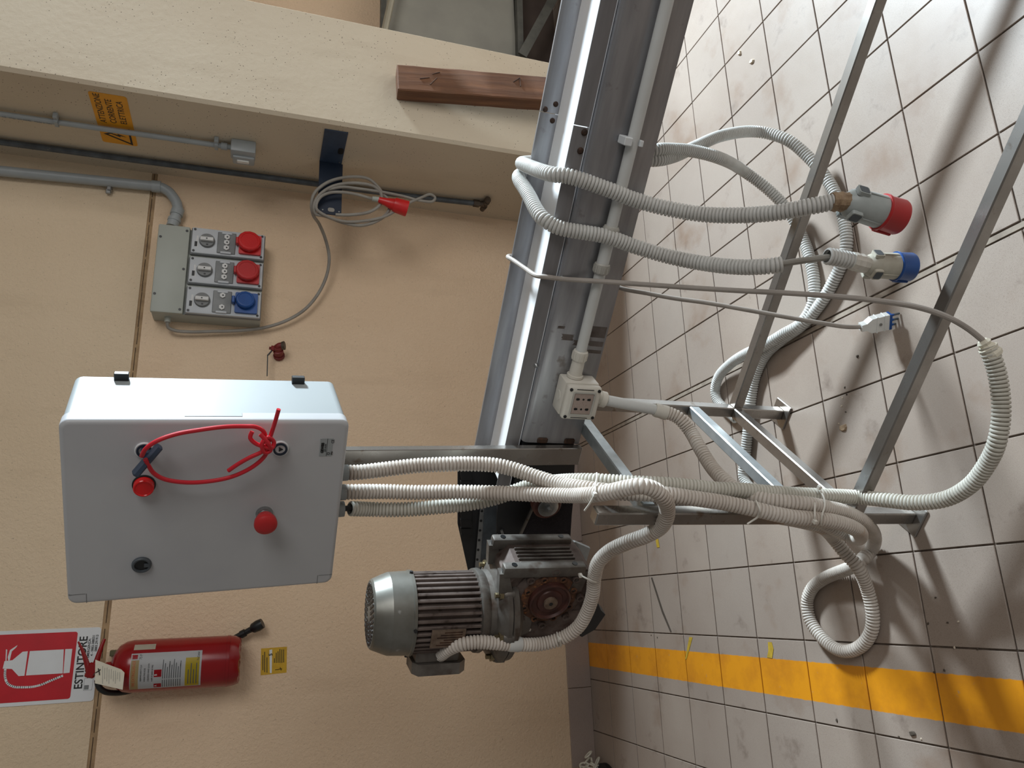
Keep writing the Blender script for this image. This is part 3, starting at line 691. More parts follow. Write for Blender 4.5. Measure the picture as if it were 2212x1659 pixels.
part('hose', cable_bm(hp, 0.0095, 12), 'plastic_black', ex, True)
nz = Yp(508, 1378, .955); nz2 = Yp(560, 1350, .93)
part('nozzle', lathe(new_bm(), nz, nz2, [(0, 0.011), (0.022, 0.0115), (0.0225, 0.014), (0.040, 0.014), (0.041, 0.010), (0.062, 0.011), (0.070, 0.018), (0.090, 0.0205), (0.108, 0.018)], 18), 'plastic_black', ex, True)
part('hook', box(new_bm(), -1.005, -0.985, 0.96, YW, 1.795, 1.83, None, 0.002), 'olive_steel', ex, True)
TY = 0.785
def tagq(u, v): p = Yp(u, v, TY); return (p.x, p.z)
part('paper_tag', prism(new_bm(), [tagq(*q) for q in ((206, 1425), (262, 1446), (269, 1453), (265, 1490), (205, 1476))], 0.0006, Matrix.Translation((0, TY, 0)) @ FACE_Y), 'paper', ex, True, False, label='cream paper inspection tag')
bm = new_bm()
for i in range(9):
    u = 222 + i * 4.6
    p0_, p1_ = Yp(u, 1439 + i * 1.6 + (i % 2) * 2, TY - 0.0012), Yp(u - 0.5, 1477 - (i * 5 % 3) * 5, TY - 0.0012)
    bar(bm, p0_, p1_, 0.0007, 0.0006, (0, 1, 0))
part('tag_print', bm, 'print_grey', ex, True, False)
part('tag_string', cable_bm([yy(201, 1460), Yp(207, 1453, .783), Yp(212, 1450, .782), Yp(217, 1446, .782)], 0.0014, 6), 'plastic_black', ex, True)
part('tag_string', cable_bm([Yp(212, 1444, .782), Yp(214, 1450, .781), Yp(215, 1458, .782)], 0.0014, 6), 'plastic_black', ex, True)

# sign above it
es = thing('extinguisher_sign', 'red and white ESTINTORE sign above the extinguisher', 'sign', (-1.026, YW, 1.872))
sx0, sx1, sz0, sz1 = -1.148, -0.906, 1.868, 2.215
part('plate', prism(new_bm(), rrect(sx0, sx1, sz0, sz1, 0.010), 0.003, Matrix.Translation((0, YW, 0)) @ FACE_Y), 'sign_white', es, True, False)
part('red_field', prism(new_bm(), rrect(sx0 + 0.012, sx1 - 0.012, 1.940, sz1 - 0.012, 0.008), 0.0006, Matrix.Translation((0, YW - 0.003, 0)) @ FACE_Y), 'sign_red', es, True, False)
def SGN(u, v): p = Yp(u, v, YW - 0.0036); return (p.x, p.z)
def sp_poly(pts): return prism(new_bm(), [SGN(*p) for p in pts], 0.0006, Matrix.Translation((0, YW - 0.0036, 0)) @ FACE_Y)
def cr(x, y): return (x * 0.27125, 1209 + y * 0.27125)
for nm, pts in (('symbol_body', [(238, 728), (508, 714), (500, 905), (207, 922)]), ('symbol_base', [(520, 712), (576, 710), (554, 900), (505, 905)]),
                ('symbol_shoulder', [(180, 733), (222, 729), (195, 924), (148, 927), (95, 870), (22, 868), (36, 808), (100, 800)]),
                ('symbol_lever', [(48, 714), (58, 716), (52, 806), (44, 806)]), ('symbol_lever', [(62, 775), (80, 720), (140, 680), (130, 698), (95, 730), (78, 800), (66, 804)])):
    part(nm, sp_poly([cr(*p) for p in pts]), 'sign_white', es, True, False)
hs = [cr(*p) for p in ((42, 870), (40, 930), (60, 985), (110, 1012), (180, 1016), (260, 1012), (330, 995), (400, 965), (497, 925))]
hv = [Yp(u, v, YW - 0.0038) for u, v in hs]
bm = new_bm(); pth = resample(catmull(hv), 0.006)
for a, b in zip(pth, pth[1:]): bar(bm, a, b + (b - a) * 0.3, 0.007, 0.0006, (0, 1, 0))
part('symbol_hose', bm, 'sign_white', es, True, False)
def stext(t, x, z, size, sx=1.0, bold=0.0, align='CENTER'):
    return text_bm(t, size, 0.0003, Matrix.Translation((x, YW - 0.0034, z)) @ FACE_Y, align, sx, bold)
part('lettering', stext('ESTINTORE', -1.021, 1.9185, 0.0355, 0.95, 0.0006), 'print_black', es, True, False)
part('lettering', stext('IN CASO DI EMERGENZA:', -1.068, 1.900, 0.0112, 0.98, 0.0002, 'LEFT'), 'print_black', es, True, False)
part('lettering', stext('08', -1.068, 1.8885, 0.0112, 0.98, 0.0002, 'LEFT'), 'print_black', es, True, False)
part('lettering', stext('4 - 0883.588031', -0.931, 1.8885, 0.0112, 0.95, 0.0002, 'RIGHT'), 'print_black', es, True, False)
part('lettering', stext('0883.291913', -0.931, 1.8775, 0.0112, 0.95, 0.0002, 'RIGHT'), 'print_black', es, True, False)
bm = ring_poly(new_bm(), rrect(-1.113, -1.073, 1.876, 1.903, 0.002), rrect(-1.1122, -1.0738, 1.8768, 1.9022, 0.002), 0.0004, Matrix.Translation((0, YW - 0.003, 0)) @ FACE_Y)
part('logo_frame', bm, 'print_grey', es, True, False)
part('logo_mark', prism(new_bm(), rrect(-1.110, -1.096, 1.887, 1.901, 0.001), 0.0004, Matrix.Translation((0, YW - 0.003, 0)) @ FACE_Y), 'print_grey', es, True, False)

# yellow sticker under it
ys = thing('inspection_sticker', 'small yellow inspection sticker below the extinguisher nozzle', 'sticker', (-1.055, YW, 1.232))
part('sheet', prism(new_bm(), [SGN(564, 1401), SGN(620, 1397), SGN(619, 1453), SGN(563, 1459)], 0.0008, Matrix.Translation((0, YW, 0)) @ FACE_Y), 'sticker_yellow', ys, True, False)
def strip(pts, mat, nm): part(nm, prism(new_bm(), [SGN(*p) for p in pts], 0.0005, Matrix.Translation((0, YW - 0.0008, 0)) @ FACE_Y), mat, ys, True, False)
strip([(582, 1404), (588, 1403), (587, 1454), (583, 1454)], 'sign_white', 'white_strip')
part('lettering', text_bm('5', 0.018, 0.0003, Matrix.Translation((Yp(585, 1414, YW).x, YW - 0.0015, Yp(585, 1414, YW).z)) @ FACE_Y, bold=0.0006), 'print_black', ys, True, False)
for u, a, b in ((567, 1415, 1448), (571, 1408, 1452), (576, 1420, 1453), (592, 1422, 1432), (596, 1410, 1432), (600, 1407, 1432), (604, 1402, 1432), (608, 1403, 1432), (612, 1403, 1431)):
    strip([(u, a), (u + 1.6, a), (u + 1.6, b), (u, b)], 'print_black', 'printed_line')
part('scribble', cable_bm([Yp(594, 1447, YW - .0012), Yp(602, 1446, YW - .0012), Yp(609, 1444, YW - .0012), Yp(607, 1448, YW - .0012), Yp(605, 1441, YW - .0012)], 0.001, 6, 0.003), 'print_black', ys, True)

# ------------------------------------------------------------------ belt conveyor: local x along it, y away from the camera, z up
cv = thing('belt_conveyor', 'stainless steel belt conveyor with a white belt on a square tube stand', 'conveyor', CONV)
def extr(bm, prof, x0, x1):
    """profile of (lat, z) swept along the conveyor"""
    a = [bm.verts.new((x0, -la, z)) for la, z in prof]; b = [bm.verts.new((x1, -la, z)) for la, z in prof]; n = len(prof)
    bm.faces.new(a); bm.faces.new(b[::-1])
    for i in range(n): bm.faces.new((a[i], b[i], b[(i + 1) % n], a[(i + 1) % n]))
    return bm
XE = 2.1
part('side_channel', extr(new_bm(), [(0.148, 0.664), (0.148, 0.793), (0.1465, 0.799), (0.1425, 0.8035), (0.136, 0.805), (0.112, 0.805), (0.112, 0.664)], -0.036, XE), 'steel', cv, ang=20)
part('far_channel', extr(new_bm(), [(-0.062, 0.664), (-0.062, 0.80), (-0.10, 0.80), (-0.10, 0.664)], -0.20, XE), 'steel_dark', cv, smooth=False)
part('belt', extr(new_bm(), [(0.134, 0.806), (0.134, 0.812), (-0.046, 0.812), (-0.046, 0.806)], -0.195, XE), 'belt_white', cv, smooth=False)
part('belt_bed', extr(new_bm(), [(0.112, 0.74), (0.112, 0.804), (-0.062, 0.804), (-0.062, 0.74)], -0.19, XE), 'steel_dark', cv, smooth=False)
SPL = 0.665
for x0, x1 in ((-0.20, SPL - 0.0008), (SPL + 0.0008, XE)):
    part('near_guide', extr(new_bm(), [(0.141, 0.811), (0.1395, 0.834), (0.136, 0.841), (0.134, 0.841), (0.1365, 0.834), (0.138, 0.811)], x0, x1), 'steel_dark', cv, ang=25)
    part('far_guide', extr(new_bm(), [(-0.046, 0.800), (-0.048, 0.843), (-0.052, 0.851), (-0.058, 0.851), (-0.052, 0.843), (-0.050, 0.800)], x0, x1), 'steel', cv, ang=25)
for s, la, z in ((SPL + 0.006, -0.046, 0.843), (SPL - 0.014, -0.046, 0.822), (SPL + 0.02, -0.046, 0.822)):
    part('guide_screw', lathe(new_bm(), (s, -la, z), (s, -la - 0.006, z), [(0, 0.006), (0.002, 0.005), (0.004, 0.003)], 10), 'weld_rust', cv)
for s, z in ((SPL - 0.045, 0.818), (SPL - 0.01, 0.818)):
    part('weld_spot', lathe(new_bm(), (s, -0.141, z), (s, -0.146, z), [(0, 0.007), (0.002, 0.006), (0.004, 0.003)], 10), 'weld_rust', cv)
part('weld_spot', lathe(new_bm(), (0.156, -0.140, 0.811), (0.156, -0.147, 0.811), [(0, 0.006), (0.003, 0.005), (0.006, 0.002)], 10), 'zinc', cv)
for s, z in ((-0.034, 0.758), (-0.034, 0.690)):
    part('weld_spot', box(new_bm(), s - 0.002, s + 0.012, -0.153, -0.146, z - 0.013, z + 0.013, None, 0.003), 'weld_rust', cv)
# torn tape on the channel
for (s0, s1, z0, z1) in ((0.236, 0.262, 0.668, 0.707), (0.215, 0.227, 0.668, 0.702), (0.198, 0.206, 0.668, 0.700), (0.224, 0.238, 0.742, 0.770), (0.214, 0.226, 0.725, 0.739), (0.250, 0.256, 0.768, 0.783)):
    n = 9; up = [(s0 + (s1 - s0) * k / n, z1 + random.uniform(-0.003, 0.003)) for k in range(n + 1)]; dn = [(s0 + (s1 - s0) * k / n, z0 + (random.uniform(-0.002, 0.002) if z0 > 0.67 else 0)) for k in range(n, -1, -1)]
    part('tape_remnant', prism(new_bm(), dn + up, 0.0004, Matrix.Translation((0, -0.148, 0)) @ FACE_Y), 'tape_residue', cv, smooth=False)

# stand
TW = 0.0285
SB, LB = 0.012, 0.501
def tube(name, p0, p1, w=TW, h=TW, mat='steel_tube', up=(0, 0, 1), bev=0.0025): return part(name, bar(new_bm(), p0, p1, w, h, up, bev), mat, cv)
def leg(s, la, z1):
    L = tube('leg', (s, -la, 0.006), (s, -la, z1), up=(0, 1, 0))
    part('foot_plate', box(new_bm(), s - 0.034, s + 0.034, -la - 0.034, -la + 0.034, 0.0, 0.006, None, 0.002), 'steel_tube', L)
leg(0.0, 0.0, 0.663); leg(SB, LB, 0.775)
leg(1.95, 0.0, 0.663); leg(1.95, LB, 0.775)
h = TW / 2
tube('lower_rail', (h, 0, 0.155), (1.95 - h, 0, 0.155)); tube('lower_rail', (SB + h, -LB, 0.165), (1.95 - h, -LB, 0.165))
tube('cross_tube', (0, -h, 0.155), (SB, -LB + h, 0.165)); tube('cross_tube', (0.0, -h, 0.293), (SB, -LB + h, 0.297), mat='galvanised')
tube('cross_tube', (0, -h, 0.648), (SB, -LB + h, 0.652), mat='galvanised'); tube('cross_tube', (1.95, -h, 0.648), (1.95, -LB + h, 0.652), mat='galvanised')
# control-box post welded across the end of the channel, leaning a little
p0 = Vector((-0.060, -0.157, 0.660)); ptop = Vector((-0.074, -0.192, 1.46))
tube('control_post', p0, ptop, 0.046, 0.018, 'steel_tube', (0, 1, 0), 0.0015)
# drive end
part('end_channel', extr(new_bm(), [(0.140, 0.672), (0.140, 0.800), (0.10, 0.800), (0.10, 0.672)], -0.19, -0.037), 'black_paint', cv, smooth=False)  # channel runs on in shadow here; the shade is put into its black colour
def cpoly(pts, la, th, name, mat, parent=cv):
    q = []
    for u, v in pts:
        p = Lp(u, v, la); q.append(((p - FA).dot(FD), p.z))
    return part(name, prism(new_bm(), q, th, Matrix.Translation((0, -la, 0)) @ FACE_Y), mat, parent, smooth=False)
cpoly([(988, 1000), (988, 1130), (1012, 1238), (1120, 1250), (1150, 1000)], -0.075, 0.006, 'far_end_plate', 'black_paint')
for k, (v0, v1) in enumerate(((1012, 1034), (1034, 1056), (1096, 1118), (1116, 1138), (1134, 1152))):
    cpoly([(993, v0), (1015, v0), (1018, (v0 + v1) / 2), (1016, v1 - 1), (995, v1 - 1)], -0.066, 0.012, 'roller_segment', 'black_rubber')
ps = cpoly([(1037, 1092), (1047, 1090), (1036, 1240), (1024, 1240)], -0.060, 0.004, 'perforated_strip', 'zinc')
for t in range(6):
    u, v = 1041 - t * 2.0, 1104 + t * 21
    pc = Lp(u, v, -0.0555); q = CONV.inverted() @ pc
    part('hole', cyl(new_bm(), q, q + Vector((0, -0.0012, 0)), 0.0035, seg=10), 'plastic_black', ps)
cpoly([(1047, 1088), (1078, 1086), (1068, 1240), (1037, 1240)], -0.055, 0.004, 'inner_plate', 'pipe_dark')
cpoly([(1075, 1000), (1240, 1000), (1230, 1170), (1070, 1250)], 0.02, 0.006, 'near_end_plate', 'black_paint')
cpoly([(1080, 1145), (1085, 1143), (1091, 1160), (1087, 1166)], 0.03, 0.004, 'steel_tab', 'zinc'); cpoly([(1071, 1155), (1075, 1152), (1080, 1166), (1076, 1172)], 0.03, 0.004, 'steel_tab', 'zinc')
cpoly([(1158, 1082), (1236, 1078), (1227, 1168), (1117, 1168)], 0.06, 0.008, 'felt_plate', 'black_felt')
cpoly([(1153, 1084), (1158, 1083), (1120, 1166), (1115, 1166)], 0.066, 0.006, 'plate_edge', 'steel_tube')
iw = CONV.inverted() @ Lp(1184, 1096, 0.10)
part('idler_tyre', lathe(new_bm(), iw + Vector((0, 0.035, 0)), iw, [(0, 0.036), (0.004, 0.038), (0.028, 0.038), (0.032, 0.034)], 32), 'brown_ring', cv)
part('idler_disc', lathe(new_bm(), iw + Vector((0, 0.004, 0)), iw + Vector((0, -0.01, 0)), [(0, 0.027), (0.006, 0.027), (0.007, 0.025), (0.0071, 0.012)], 32), 'zinc', cv)
part('idler_nut', lathe(new_bm(), iw + Vector((0, -0.002, 0)), iw + Vector((0, -0.02, 0)), [(0, 0.011), (0.009, 0.011), (0.0091, 0.0055), (0.016, 0.0055)], 6), 'zinc', cv, smooth=False)
part('idler_axle', cyl(new_bm(), iw + Vector((0, 0.09, 0)), iw + Vector((0, 0.03, 0)), 0.008), 'black_paint', cv)

# ------------------------------------------------------------------ gear motor (local frame of the conveyor)
gm = thing('gear_motor', 'dirty grey cast gear motor with finned upright motor at the conveyor end', 'motor', CONV @ Matrix.Translation((-0.40, -0.26, 0.614)))
GI = Matrix.Translation((-0.40, -0.26, 0.60))
def gpart(name, bm, mat, parent=gm, **kw):
    bmesh.ops.transform(bm, matrix=GI.inverted(), verts=bm.verts); return part(name, bm, mat, parent, **kw)
mx, my = -0.431, -0.26
V = lambda x, y, z: Vector((x, y, z))
R0 = 0.0945
fc = gpart('fan_cover', lathe(new_bm(), V(mx, my, 1.0), V(mx, my, 2.0), [(0.018, R0 - 0.004), (0.018, R0 + 0.001), (0.024, R0 + 0.001), (0.026, R0 - 0.001), (0.070, R0 - 0.003), (0.076, R0 - 0.005), (0.106, R0 - 0.017), (0.110, R0 - 0.021), (0.1105, 0.018), (0.111, 0.016)], 48), 'fan_cover', ang=14)
bm = new_bm()
for rr in range(1, 7):
    r = 0.014 + rr * 0.0085; n = int(2 * PI * r / 0.0115)
    for k in range(n):
        a = 2 * PI * (k + (rr % 2) / 2) / n
        prism(bm, hexa(0.0042, 6, a), 0.0012, Matrix.Translation((mx + r * math.cos(a), my + r * math.sin(a), 1.1100)))
gpart('grille_holes', bm, 'plastic_black', fc, smooth=False)
for a in (-2.6, -1.25, 0.3, 1.8):
    c = V(mx + (R0 + 0.001) * math.cos(a), my + (R0 + 0.001) * math.sin(a), 1.022); n_ = V(math.cos(a), math.sin(a), 0)
    gpart('cover_screw', cyl(new_bm(), c - n_ * 0.003, c + n_ * 0.004, 0.004, seg=10), 'black_paint', fc)
gpart('motor_core', lathe(new_bm(), V(mx, my, 0.0), V(mx, my, 1.0), [(0.865, 0.077), (1.020, 0.077)], 40), 'fin_brown')
nf = 38; sh = {}
for k in range(nf):
    a = 2 * PI * (k + 0.5) / nf
    bm = box(new_bm(), 0.072, R0 - 0.003, -0.0036, 0.0036, 0.870, 1.018, Matrix.Translation((mx, my, 0)) @ Matrix.Rotation(a, 4, 'Z'), 0.0012)
    gpart('cooling_fin', bm, 'fin_brown', smooth=False)
gpart('end_shield', lathe(new_bm(), V(mx, my, 0.0), V(mx, my, 1.0), [(0.872, 0.090), (0.868, 0.096), (0.858, 0.097), (0.848, 0.092), (0.836, 0.094), (0.828, 0.110), (0.816, 0.120), (0.806, 0.120), (0.805, 0.112)][::-1], 48), 'cast_alu')
gpart('gear_flange', lathe(new_bm(), V(mx, my, 0.0), V(mx, my, 1.0), [(0.770, 0.085), (0.782, 0.104), (0.789, 0.117), (0.803, 0.119), (0.804, 0.117)], 48), 'cast_alu')
for a in (-2.25, -1.45, -0.55, 0.9, 2.4):
    bx, by = mx + 0.106 * math.cos(a), my + 0.106 * math.sin(a)
    gpart('flange_lug', lathe(new_bm(), V(bx, by, 0.800), V(bx, by, 0.84), [(0, 0.016), (0.018, 0.0155), (0.024, 0.012)], 12), 'cast_alu')
    gpart('flange_bolt', lathe(new_bm(), V(bx, by, 0.822), V(bx, by, 0.85), [(0, 0.0115), (0.011, 0.0115), (0.0111, 0.0062), (0.021, 0.0062)], 6), 'brass', smooth=False)
gx, gz = -0.352, 0.712                                   # output axis
# housing, neck and feet
gpart('gear_housing', prism(new_bm(), [(-0.485, 0.622), (-0.468, 0.604), (-0.300, 0.604), (-0.272, 0.630), (-0.272, 0.800), (-0.30, 0.824), (-0.470, 0.824), (-0.485, 0.80)], 0.096, Matrix.Translation((0, -0.212, 0)) @ FACE_Y), 'gear_brown', ang=25)
gpart('neck', lathe(new_bm(), V(mx, my, 0.740), V(mx, my, 0.80), [(0, 0.062), (0.030, 0.070), (0.045, 0.088)], 32), 'cast_alu')
for la0, la1 in ((0.196, 0.222), (0.298, 0.324)):
    f = gpart('foot_rail', box(new_bm(), -0.288, -0.258, -la1, -la0, 0.638, 0.838, None, 0.006, 2), 'cast_alu')
    for z in (0.665, 0.812):
        gpart('foot_hole', cyl(new_bm(), V(-0.2595, -(la0 + la1) / 2, z), V(-0.2570, -(la0 + la1) / 2, z), 0.0065, seg=16), 'plastic_black', f)
    gpart('foot_hole', cyl(new_bm(), V(-0.273, -(la0 + la1) / 2, 0.837), V(-0.273, -(la0 + la1) / 2, 0.8388), 0.0055, seg=16), 'plastic_black', f)
    # arms joining the rail to the housing
    for z0, z1 in ((0.628, 0.650), (0.824, 0.846)):
        gpart('foot_arm', prism(new_bm(), [(-0.275, z0), (-0.275, z1), (-0.33, z1 - 0.008 if z0 > 0.7 else z1 + 0.02), (-0.33, z0 - 0.02 if z0 > 0.7 else z0 + 0.008)], la1 - la0 - 0.004, Matrix.Translation((0, -la0 - 0.002, 0)) @ FACE_Y), 'cast_alu', smooth=False)
for k in range(5):
    gpart('housing_rib', box(new_bm(), -0.274, -0.266, -0.292 + k * 0.0125, -0.288 + k * 0.0125, 0.65, 0.79, None, 0.0012), 'cast_alu', smooth=False)
for la0, la1, nm in ((0.308, 0.3125, 'rim'),):
    bm = new_bm(); o1 = [(-0.483, 0.618), (-0.466, 0.602), (-0.296, 0.602), (-0.27, 0.630), (-0.27, 0.802), (-0.298, 0.826), (-0.472, 0.826), (-0.487, 0.80)]
    c_ = Vector((-0.378, 0.714)); o2 = [tuple(c_ + (Vector(p) - c_) * 0.91) for p in o1]
    gpart('housing_rim', ring_poly(bm, o1, o2, 0.016, Matrix.Translation((0, -0.302, 0)) @ FACE_Y), 'gear_brown', smooth=False)
gpart('output_cover', lathe(new_bm(), V(gx, -0.305, gz), V(gx, -0.36, gz), [(0, 0.088), (0.006, 0.086), (0.008, 0.080), (0.010, 0.078), (0.013, 0.066)], 40), 'gear_brown')
gpart('rust_ring', lathe(new_bm(), V(gx, -0.310, gz), V(gx, -0.36, gz), [(0, 0.070), (0.009, 0.068), (0.011, 0.060), (0.012, 0.050)], 40), 'rust')
gpart('hub', lathe(new_bm(), V(gx, -0.310, gz), V(gx, -0.36, gz), [(0, 0.052), (0.022, 0.050), (0.024, 0.046), (0.019, 0.042), (0.018, 0.032), (0.021, 0.030), (0.022, 0.024)], 40), 'hub_brown')
gpart('shaft_washer', lathe(new_bm(), V(gx, -0.325, gz), V(gx, -0.36, gz), [(0, 0.0165), (0.012, 0.0165), (0.013, 0.015)], 28), 'plate_tin')
gpart('shaft_centre', cyl(new_bm(), V(gx, -0.335, gz), V(gx, -0.3385, gz), 0.0048, seg=14), 'plastic_black')
for k in range(8):
    a = PI / 8 + k * PI / 4
    for r, rad, nm, mt in ((0.061, 0.0085, 'tapped_boss', 'rust'), (0.079, 0.0095, 'cover_screw', 'gear_brown')):
        if nm == 'cover_screw': a2 = a + PI / 8
        else: a2 = a
        x, z = gx + r * math.cos(a2), gz + r * math.sin(a2)
        b_ = gpart(nm, lathe(new_bm(), V(x, -0.314, z), V(x, -0.36, z), [(0, rad), (0.010, rad), (0.0105, rad - 0.0035), (0.007, rad - 0.004)], 14), mt)
        if nm == 'tapped_boss': gpart('bore', cyl(new_bm(), V(x, -0.3205, z), V(x, -0.3215, z), 0.0042, seg=12), 'plastic_black', b_)
gpart('lower_cover', prism(new_bm(), [(-0.478, 0.628), (-0.462, 0.612), (-0.40, 0.612), (-0.40, 0.80), (-0.478, 0.80)], 0.004, Matrix.Translation((0, -0.307, 0)) @ FACE_Y), 'gear_brown', smooth=False)
pt = CONV.inverted() @ Lp(1150, 1359, 0.312)
gpart('white_stub', box(new_bm(), pt.x - 0.004, pt.x + 0.004, -0.3165, -0.310, pt.z - 0.010, pt.z + 0.010, None, 0.002), 'tie_white')
# torque plate behind and the black foot below
gpart('torque_plate', prism(new_bm(), [(-0.478, 0.575), (-0.30, 0.575), (-0.28, 0.62), (-0.28, 0.70), (-0.485, 0.70), (-0.485, 0.60)], 0.008, Matrix.Translation((0, -0.196, 0)) @ FACE_Y), 'galvanised', smooth=False)
bq = [CONV.inverted() @ Lp(u, v, 0.16) for u, v in ((1262, 1262), (1292, 1280), (1302, 1306), (1312, 1316), (1290, 1348), (1262, 1364), (1235, 1350), (1235, 1270))]
gpart('black_guard', prism(new_bm(), [(p.x, p.z) for p in bq], 0.03, Matrix.Translation((0, -0.15, 0)) @ FACE_Y), 'black_paint', smooth=False)
# terminal box and nameplate
ta = math.radians(-155)
tm = Matrix.Translation((mx, my, 0)) @ Matrix.Rotation(ta, 4, 'Z')
bm = new_bm(); box(bm, 0.070, 0.106, -0.050, 0.040, 0.905, 1.005, tm, 0.004)
gpart('terminal_base', bm, 'cast_alu')
gpart('terminal_lid', prism(new_bm(), [(-0.052, 0.902), (-0.03, 0.888), (0.03, 0.888), (0.05, 0.905), (0.05, 1.0), (0.03, 1.012), (-0.03, 1.012), (-0.052, 0.995)], 0.026, tm @ Matrix(((0, 0, 1, 0.104), (1, 0, 0, 0), (0, 1, 0, 0), (0, 0, 0, 1)))), 'cast_alu', smooth=False)
na = math.radians(-84)
nm_ = Matrix.Translation((mx, my, 0)) @ Matrix.Rotation(na, 4, 'Z')
npl = gpart('nameplate', box(new_bm(), R0 - 0.002, R0 + 0.001, -0.026, 0.020, 0.908, 0.985, nm_), 'plate_tin', smooth=False)
bm = new_bm()
for k in range(6): box(bm, R0 + 0.001, R0 + 0.0014, -0.021 + k * 0.0065, -0.018 + k * 0.0065, 0.915, 0.972 - (k % 3) * 0.008, nm_)
gpart('stamped_lines', bm, 'weld_rust', npl, smooth=False)

# ------------------------------------------------------------------ control box
yaw, pit = math.radians(-40.74), math.radians(5.06)
H, W, D = 0.46, 0.368, 0.173
MB = Matrix.Translation(Vector((-0.700, -0.668, 1.457))) @ Matrix.Rotation(yaw, 4, 'Z') @ Matrix.Rotation(pit, 4, 'X') @ Matrix.Translation((0, 0, -H / 2))
cb = thing('control_box', 'large grey plastic control box with red buttons on a steel post', 'control box', MB)
MBI = MB.inverted()
def BF(u, v, y=0.0):
    o = MBI @ CAM; r = MBI.to_3x3() @ ray(u, v); return o + r * ((y - o.y) / r.y)
def rbox(x0, x1, y0, y1, z0, z1, r, fr):
    """box with rounded vertical outline (x,z) and softened front edge at y0"""
    bm = new_bm(); rings = []
    n = 6
    for k in range(n + 1):
        a = (PI / 2) * k / n; ins = fr * (1 - math.sin(a)); y = y0 + fr * (1 - math.cos(a))
        rings.append([bm.verts.new((x, y, z)) for x, z in rrect(x0 + ins, x1 - ins, z0 + ins, z1 - ins, max(0.001, r - ins), 6)])
    rings.append([bm.verts.new((x, y1, z)) for x, z in rrect(x0, x1, z0, z1, r, 6)])
    for a, b in zip(rings, rings[1:]):
        for i in range(len(a)): bm.faces.new((a[i], a[(i + 1) % len(a)], b[(i + 1) % len(b)], b[i]))
    bm.faces.new(rings[0]); bm.faces.new(rings[-1][::-1])
    return bm
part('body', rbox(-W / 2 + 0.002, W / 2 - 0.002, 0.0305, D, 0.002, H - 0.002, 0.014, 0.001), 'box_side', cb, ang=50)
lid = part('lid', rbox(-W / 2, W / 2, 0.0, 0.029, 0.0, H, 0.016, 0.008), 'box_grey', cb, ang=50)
hz0, hz1 = BF(525, 905).z, BF(398, 905).z
part('handle_recess', box(new_bm(), W / 2 - 0.004, W / 2 + 0.0008, 0.0145, 0.0285, hz0, hz1, None, 0.0005), 'conduit_grey', lid, smooth=False)
for sz in (0.0, H):
    z0, z1 = (0.0, 0.03) if sz == 0 else (H - 0.03, H)
    bm = new_bm(); box(bm, -W / 2 + 0.0225, -W / 2 + 0.0235, -0.0003, 0.002, z0 + 0.002, z1 - 0.002); zz = z1 - 0.001 if sz == 0 else z0
    box(bm, -W / 2 + 0.003, -W / 2 + 0.0235, -0.0003, 0.002, zz, zz + 0.001)
    part('hinge_cover_line', bm, 'panel_dark', lid, smooth=False)
for q in (BF(262, 806, D - 0.015), BF(645, 818, D - 0.015)):
    part('mounting_lug', box(new_bm(), W / 2 - 0.01, W / 2 + 0.012, D - 0.016, D - 0.004, q.z - 0.012, q.z + 0.012, None, 0.001), 'plastic_black', cb, smooth=False)
def disc(c, prof, mat, name, parent, seg=32): return part(name, lathe(new_bm(), Vector((c.x, 0.001, c.z)), Vector((c.x, -1, c.z)), prof, seg), mat, parent)
for u, v in ((312, 972), (605, 968)):
    c = BF(u, v)
    L_ = disc(c, [(0, 0.0150), (0.004, 0.0150), (0.005, 0.0138), (0.0045, 0.0125)], 'sign_white', 'lock_ring', lid)
    disc(c, [(0.002, 0.0124), (0.007, 0.0122), (0.0072, 0.009), (0.004, 0.0085), (0.0041, 0.0052)], 'navy_dark', 'lock_barrel', L_)
    part('lock_pin', prism(new_bm(), hexa(0.0048, 3, 0.5), 0.003, Matrix.Translation((c.x, -0.003, c.z)) @ FACE_Y), 'plastic_black', L_, smooth=False)
c = BF(311, 1046)
disc(c, [(0, 0.0185), (0.004, 0.0185), (0.0045, 0.0165)], 'plastic_black', 'lamp_bezel', lid)
disc(c, [(0.004, 0.0165), (0.015, 0.0162), (0.0165, 0.0150), (0.0166, 0.0135), (0.0155, 0.0125)], 'lamp_red', 'indicator_lamp', lid)
c = BF(571, 1109)
es_ = disc(c, [(0, 0.0155), (0.010, 0.0150), (0.0105, 0.0135), (0.020, 0.0135)], 'zinc', 'stop_collar', lid)
part('stop_button', lathe(new_bm(), Vector((c.x, -0.016, c.z)), Vector((c.x, -1, c.z)), [(0, 0.0155), (0.006, 0.0165), (0.010, 0.0195), (0.018, 0.0205), (0.022, 0.0198), (0.0255, 0.016), (0.0275, 0.009)], 36), 'plastic_red_worn', lid, label='red mushroom stop button')
c = BF(306, 1219)
disc(c, [(0, 0.0165), (0.005, 0.0160), (0.0065, 0.0145), (0.006, 0.0118), (0.002, 0.0112)], 'pipe_dark', 'empty_switch_ring', lid)
disc(c, [(0.0012, 0.0112), (0.003, 0.0110)], 'plastic_black', 'empty_switch_hole', lid)
part('switch_tab', box(new_bm(), c.x - 0.003, c.x + 0.003, -0.0058, -0.001, c.z - 0.013, c.z - 0.004), 'pipe_dark', lid, smooth=False)
